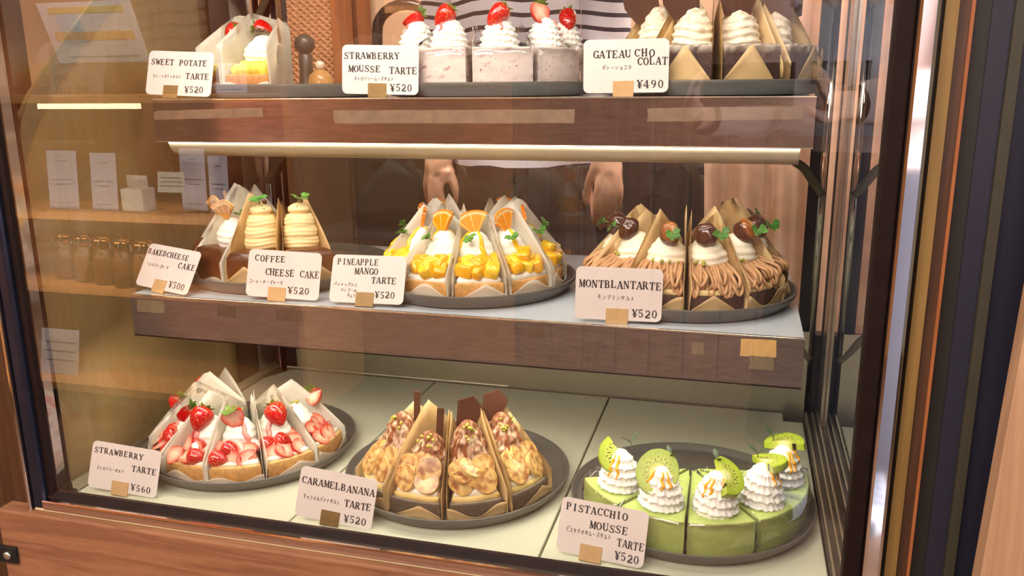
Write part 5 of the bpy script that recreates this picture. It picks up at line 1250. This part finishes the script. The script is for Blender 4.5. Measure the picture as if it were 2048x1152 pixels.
def sleeve(b, pts, rads, n=18, colf=None):
    k0 = len(b.v); tube(b, smooth_path(pts, 6), list(np.interp(np.linspace(0, 1, (len(pts)-1)*6+1), np.linspace(0, 1, len(rads)), rads)), n, cap=False)
    return b
def zcol(b, z0, s=1.0):
    b.c = [((v[2]+0.004*math.sin(v[0]*40)+z0)*s,)*3 for v in b.v]; return b

def staff_clothes(t, o0, x, y, z0, H):
    M = Matrix.Translation(-o0); st = stripes()
    b = MB(); loft(b, [(x, y, 0.315, .145, .115), (x, y, 0.36, .142, .112), (x, y, .45, .136, .108), (x, y, .55, .138, .11), (x, y, .64, .148, .115), (x, y, .72, .152, .112), (x, y, .78, .135, .095), (x, y, .815, .085, .072), (x, y, .835, .062, .06)])
    zcol(b, 1.0).build('striped_shirt', st, t, True, M=M)
    for s, ex in ((-1, .162), (1, .478)):
        b = MB(); sleeve(b, [(x+s*.10, y, .79), (ex-s*.012, y-.005, .70), (ex, y, .58), (ex+s*.004, y-.015, .455)], [.058, .062, .056, .05]); zcol(b, 1.0).build('shirt_sleeve', st, t, True, M=M)
    b = MB(); loft(b, [(x, y, -0.30, .19, .15), (x, y, -.1, .175, .14), (x, y, .12, .165, .13), (x, y, .26, .152, .12), (x, y, .318, .146, .116)], colf=lambda p: (64, 46, 38))
    b.build('brown_apron', material('brown_apron_cloth', None, rough=0.85, var=0.15, vscale=30), t, True, M=M)
person('person', 'person in a navy striped white shirt standing behind the glass case, hands lowered', (0.315, 0.93, -0.5), 1.63, -1,
    [((0.158, 0.93, 0.50), (0.166, 0.855, 0.335), ((0.10, -0.05, -1), (1, 0.15, 0.1), (0.1, -1, 0), 0.019, 0.10)),
     ((0.487, 0.93, 0.50), (0.510, 0.855, 0.345), ((-0.02, -0.05, -1), (1, -0.25, 0), (0.35, -1, 0), 0.016, 0.30))],
    [((0.225, 0.90, -0.05), (0.225, 0.94, -0.43), (0.225, 0.82, -0.47)), ((0.405, 0.90, -0.05), (0.405, 0.94, -0.43), (0.405, 0.82, -0.47))], staff_clothes)

# photographer: stands in front of the case, seen only as a reflection in its glass
PX, PY = 1.00, -1.30
def photo_clothes(t, o0, x, y, z0, H):
    M = Matrix.Translation(-o0)
    b = MB(); loft(b, [(x, y, 0.30, .17, .13), (x, y, .45, .16, .125), (x, y, .6, .165, .125), (x, y, .72, .165, .12), (x, y, .79, .14, .1), (x, y, .83, .075, .07)], colf=lambda p: (214, 186, 176))
    b.build('pale_pink_top', material('pale_pink_cloth', None, rough=0.9, var=0.1, vscale=30), t, True, M=M)
    for s in (-1, 1):
        el, wr = ARM[s]; b = MB(); sleeve(b, [(x+s*.12, y, .80), ((x+s*.17+el[0])/2, (y+el[1])/2, (.78+el[2])/2), el, ((el[0]+wr[0])/2, (el[1]+wr[1])/2, (el[2]+wr[2])/2), tuple(wr[i]*0.85+el[i]*0.15 for i in range(3))], [.06, .062, .055, .048, .036]); b.c = [lin((214, 186, 176))]*len(b.v)
        b.build('sleeve', MATS['pale_pink_cloth'], t, True, M=M)
    b = MB(); loft(b, [(x, y, -.36, .20, .16), (x, y, -.1, .185, .15), (x, y, .15, .175, .14), (x, y, .33, .165, .13)], colf=lambda p: (60, 54, 60)); b.build('dark_skirt', material('dark_skirt_cloth', None, rough=0.9), t, True, M=M)
    for s, (fx, fy) in ((-1, (x-.10, y+.02)), (1, (x+.07, y+.02))):
        b = MB(); P = []
        for i in range(13):
            u = i/12; yy = -0.10+0.27*u; w = .036+.012*math.sin(PI*min(1, u*1.1)); w *= (1 if u < .85 else math.sqrt(max(0.05, 1-((u-.85)/.15)**2))); h = .085*(1-u)**0.8+.045; row = []
            for j in range(14):
                a = 2*PI*j/14; cz = h/2+max(-.5, math.sin(a))*h/2 if False else max(0.0, h/2*(1+math.sin(a)*1.0)); row.append((fx+w*math.copysign(abs(math.cos(a))**.7, math.cos(a)), fy+yy, -0.499+cz))
            P.append(row)
        grid(b, P, (224, 224, 232), 0, closed=True, flip=True); sh = b.build('sneaker', material('white_canvas', None, rough=0.7), t, True, 'white canvas sneaker', M=M)
        b = MB()
        for q in range(5): tube(b, smooth_path([(fx-.03, fy+.04+q*.022, -.405-q*.008), (fx, fy+.045+q*.022, -.392-q*.009), (fx+.03, fy+.04+q*.022, -.405-q*.008)], 4), 0.004, 6, (120, 116, 130))
        b.build('laces', M_paint_matte, sh, True, M=M)
PHN = Vector((0.757, -0.768, 0.470))
ARM = {-1: ((0.80, -1.18, 0.43), (0.660, -0.870, 0.410)), 1: ((1.19, -1.16, 0.46), (0.895, -0.870, 0.430))}
person('person', 'person in a pale pink top holding up a dark phone, seen mirrored in the glass', (PX, PY, -0.5), 1.60, 1,
    [(ARM[-1][0], ARM[-1][1], ((0.05, 0.8, 0.45), (0.2, -0.4, 0.9), (-1, 0.1, 0.1), 0.016, 0.12)), (ARM[1][0], ARM[1][1], ((-0.15, 0.85, 0.35), (-0.2, -0.4, 0.9), (1, 0.2, 0.1), 0.016, 0.12))],
    [((PX-.09, PY+.02, -.05), (PX-.10, PY-.03, -.42), (PX-.10, PY+.08, -.46)), ((PX+.08, PY+.02, -.05), (PX+.07, PY-.03, -.42), (PX+.07, PY+.08, -.46))], photo_clothes)
ph = thing('mobile_phone', 'dark phone held level in two hands, mirrored in the case glass', 'phone', tuple(PHN), R_(15.5))
box(MB(), (0, 0, 0), (0.150, 0.008, 0.072), bev=0.003).build('body', M_black, ph, False)
b = MB(); box(b, (0.045, 0.0052, 0.012), (0.03, 0.003, 0.03), bev=0.001); b.build('lens_plate', material('lens_plate_grey', (70, 66, 70), rough=0.25), ph, False)
tb = thing('tote_bag', 'white canvas tote bag with dark printed letters in front of the pink top', 'bag', (0.925, -1.075, 0.37), 0.0)
b = MB(); P = []
for i in range(11):
    zz = 0.25*i/10; P.append([(math.cos(2*PI*j/24)*(0.098-0.008*i/10), 0.013*math.sin(2*PI*j/24)*(1+0.6*math.sin(PI*i/10)), zz) for j in range(24)])
grid(b, P, (228, 228, 236), 0, closed=True, flip=True); b.f.append(tuple(range(24))); b.m.append(0); b.build('bag_body', MATS['white_canvas'], tb)
b = MB(); tube(b, smooth_path([(-.09, 0.0, .245), (-.08, 0.0, .33), (0.0, 0.0, .38), (.08, 0.0, .33), (.09, 0.0, .245)], 6), 0.008, 8, (226, 226, 234)); b.build('strap', MATS['white_canvas'], tb)
b = MB(); glyphs(b, 'LEN', -60, 60, 0, 42, (40, 40, 52), 3); b.build('printed_letters', M_ink, tb, False, 'dark printed letters', M=rot4((0, 0.0225, 0.10), PI/2, 0, PI) @ Matrix.Scale(0.001, 4))

# ------------------------------------------------------------------ shop shelf opposite, mirrored in the case glass
sh = thing('shop_shelf', 'warm wooden shop shelf with a lit strip lamp, mirrored in the case glass', 'shelf', (-0.95, -1.55, -0.5)); so = Vector(sh.location); SM = Matrix.Translation(-so)
def sp(n, x0, x1, y0, y1, z0, z1, m, bev=0.002): return boxx(MB(), x0, x1, y0, y1, z0, z1, bev=bev).build(n, m, sh, False, M=SM)
sp('back_board', -1.55, -0.45, -1.76, -1.74, -0.5, 0.95, M_shopwood); sp('shelf_board', -1.55, -0.45, -1.74, -1.36, 0.085, 0.11, M_shopwood); sp('shelf_board', -1.55, -0.45, -1.74, -1.30, -0.13, -0.105, M_shopwood); sp('canopy_board', -1.55, -0.45, -1.74, -1.40, 0.43, 0.455, M_shopwood); sp('shelf_board', -1.55, -0.45, -1.74, -1.36, 0.74, 0.765, M_shopwood)
sp('upright', -0.47, -0.45, -1.74, -1.38, -0.5, 0.95, M_shopwood); sp('upright', -1.57, -1.55, -1.74, -1.38, -0.5, 0.95, M_shopwood)
sp('strip_lamp', -1.32, -0.96, -1.425, -1.41, 0.414, 0.43, material('warm_strip_lamp', (255, 226, 178), emit=14.0), 0.001)
def notice(label, x0, x1, z0, z1, y, lean, lines, col=(206, 200, 222), extra=None):
    t = thing('paper_notice', label, 'notice', ((x0+x1)/2, y, z0), 0, 'paper notices on the shop shelf'); w, h = x1-x0, z1-z0
    F = rot4((0, 0, 0), PI/2+lean, 0, PI) if False else rot4((0, 0, 0), -lean, 0, 0)
    boxx(MB(), -w/2, w/2, -0.0008, 0.0, 0, h, col).build('sheet', M_paper_plain, t, False, M=F)
    b = MB()
    for fz, ww in lines: boxx(b, -w/2*ww, w/2*ww, 0.0002, 0.0006, h*fz, h*fz+0.0022, (110, 104, 128))
    b.build('ruled_lines', M_paint_matte, t, False, M=F)
    if extra:
        b = MB()
        for (a0, a1, c0, c1, cc) in extra: boxx(b, -w/2*a0, w/2*a1, 0.0003, 0.0007, h*c0, h*c1, cc)
        b.build('colour_blocks', M_paint_matte, t, False, M=F)
L3 = [(0.5, .7), (0.42, .5), (0.1, .7), (0.82, .3)]
notice('tall lilac paper notice under the lit strip lamp, outermost on the shelf', -1.315, -1.205, 0.112, 0.29, -1.40, -0.08, L3)
notice('tall lilac paper notice next to the white tissue box', -1.155, -1.062, 0.112, 0.285, -1.40, -0.08, L3)
notice('small cream note card on a clip beside the tissue box', -0.90, -0.81, 0.175, 0.235, -1.38, -0.15, [(.3, .8), (.5, .8), (.7, .8)], (222, 214, 204))
notice('lilac notice hanging at the shelf end, upper one', -0.85, -0.765, 0.118, 0.30, -1.42, -0.05, L3)
notice('narrow lilac notice at the very end of the shelf', -0.755, -0.69, 0.112, 0.28, -1.42, -0.05, L3)
notice('wide menu sheet with yellow and orange bands on the upper shelf', -1.17, -0.86, 0.545, 0.715, -1.36, 0.35, [(.1, .8)], (204, 196, 214), [(.8, .8, .82, .92, (186, 160, 60)), (.85, .85, .38, .52, (214, 146, 50)), (.7, -.2, .35, .8, (120, 170, 214))])
notice('small white price notice leaning below the jars', -1.32, -1.18, -0.3835, -0.245, -1.28, -0.2, [(.3, .8), (.5, .8), (.7, .8)], (216, 208, 214))
notice('white folded note on the counter ledge', -0.70, -0.60, 0.458, 0.54, -1.42, -0.1, L3)
sp('shelf_board', -1.55, -0.45, -1.74, -1.22, -0.41, -0.385, M_shopwood)
tbx = thing('tissue_box', 'white cardboard box with a flap standing on the wooden shop shelf', 'box', (-1.005, -1.42, 0.1105))
boxx(MB(), -.035, .04, -.03, .03, 0, .07, bev=.002).build('body', material('white_card', (226, 218, 214), rough=.7), tbx, False); boxx(MB(), -.05, .02, -.028, -.02, .07, .105, bev=.001).build('flap', MATS['white_card'], tbx, False)
M_jar = clear_glass('jar_glass', (0.86, 0.74, 0.55), 1.5, 0.0, 2.5); M_jam = material('amber_jam', (120, 70, 30), rough=0.3); M_copper = material('copper_lid', (222, 158, 96), rough=0.12, metal=1.0)
JL = ['outermost', 'second', 'third', 'fourth', 'fifth']
for k in range(5):
    x = -1.27+0.088*k; t = thing('jam_jar', 'amber jam jar with copper lid and wire clip, %s in its row' % JL[k], 'jar', (x, -1.40+0.02*k, -0.1045), 0, 'jam jars under the shelf')
    lathe(MB(), [(.036, 0), (.038, .006), (.038, .085), (.030, .105), (.030, .112)], 22).build('body', M_jam, t)
    lathe(MB(), [(.034, .113), (.034, .140), (.030, .146), (.004, .147)], 22).build('lid', M_copper, t)
    b = MB()
    for s in (-1, 1): tube(b, smooth_path([(s*.02, .036, .143), (s*.012, .042, .12), (s*.02, .041, .095)], 5), .0022, 6)
    b.build('wire_clip', M_chrome, t)
area('shelf_reflection_fill', (-0.95, -1.15, 0.9), (-0.95, -1.5, 0.1), 0.9, 0.2, 24.0, (1.0, 0.84, 0.68))  # unseen fill added so the shelf shows up mirrored in the case glass
area('jar_fill_light', (-1.08, -1.16, 0.06), (-1.08, -1.40, -0.02), 0.6, 0.05, 6.0, (1.0, 0.82, 0.62))  # added fill, no lamp modelled here; brightens the jam jars
area('curtain_backlight', (0.98, 1.22, 0.95), (0.85, 0.78, 0.25), 0.4, 0.4, 9.0, (1.0, 0.88, 0.76))  # unseen light added behind the curtain to make the linen glow
for o in bpy.data.objects:
    if 'half_angle' in o: del o['half_angle']
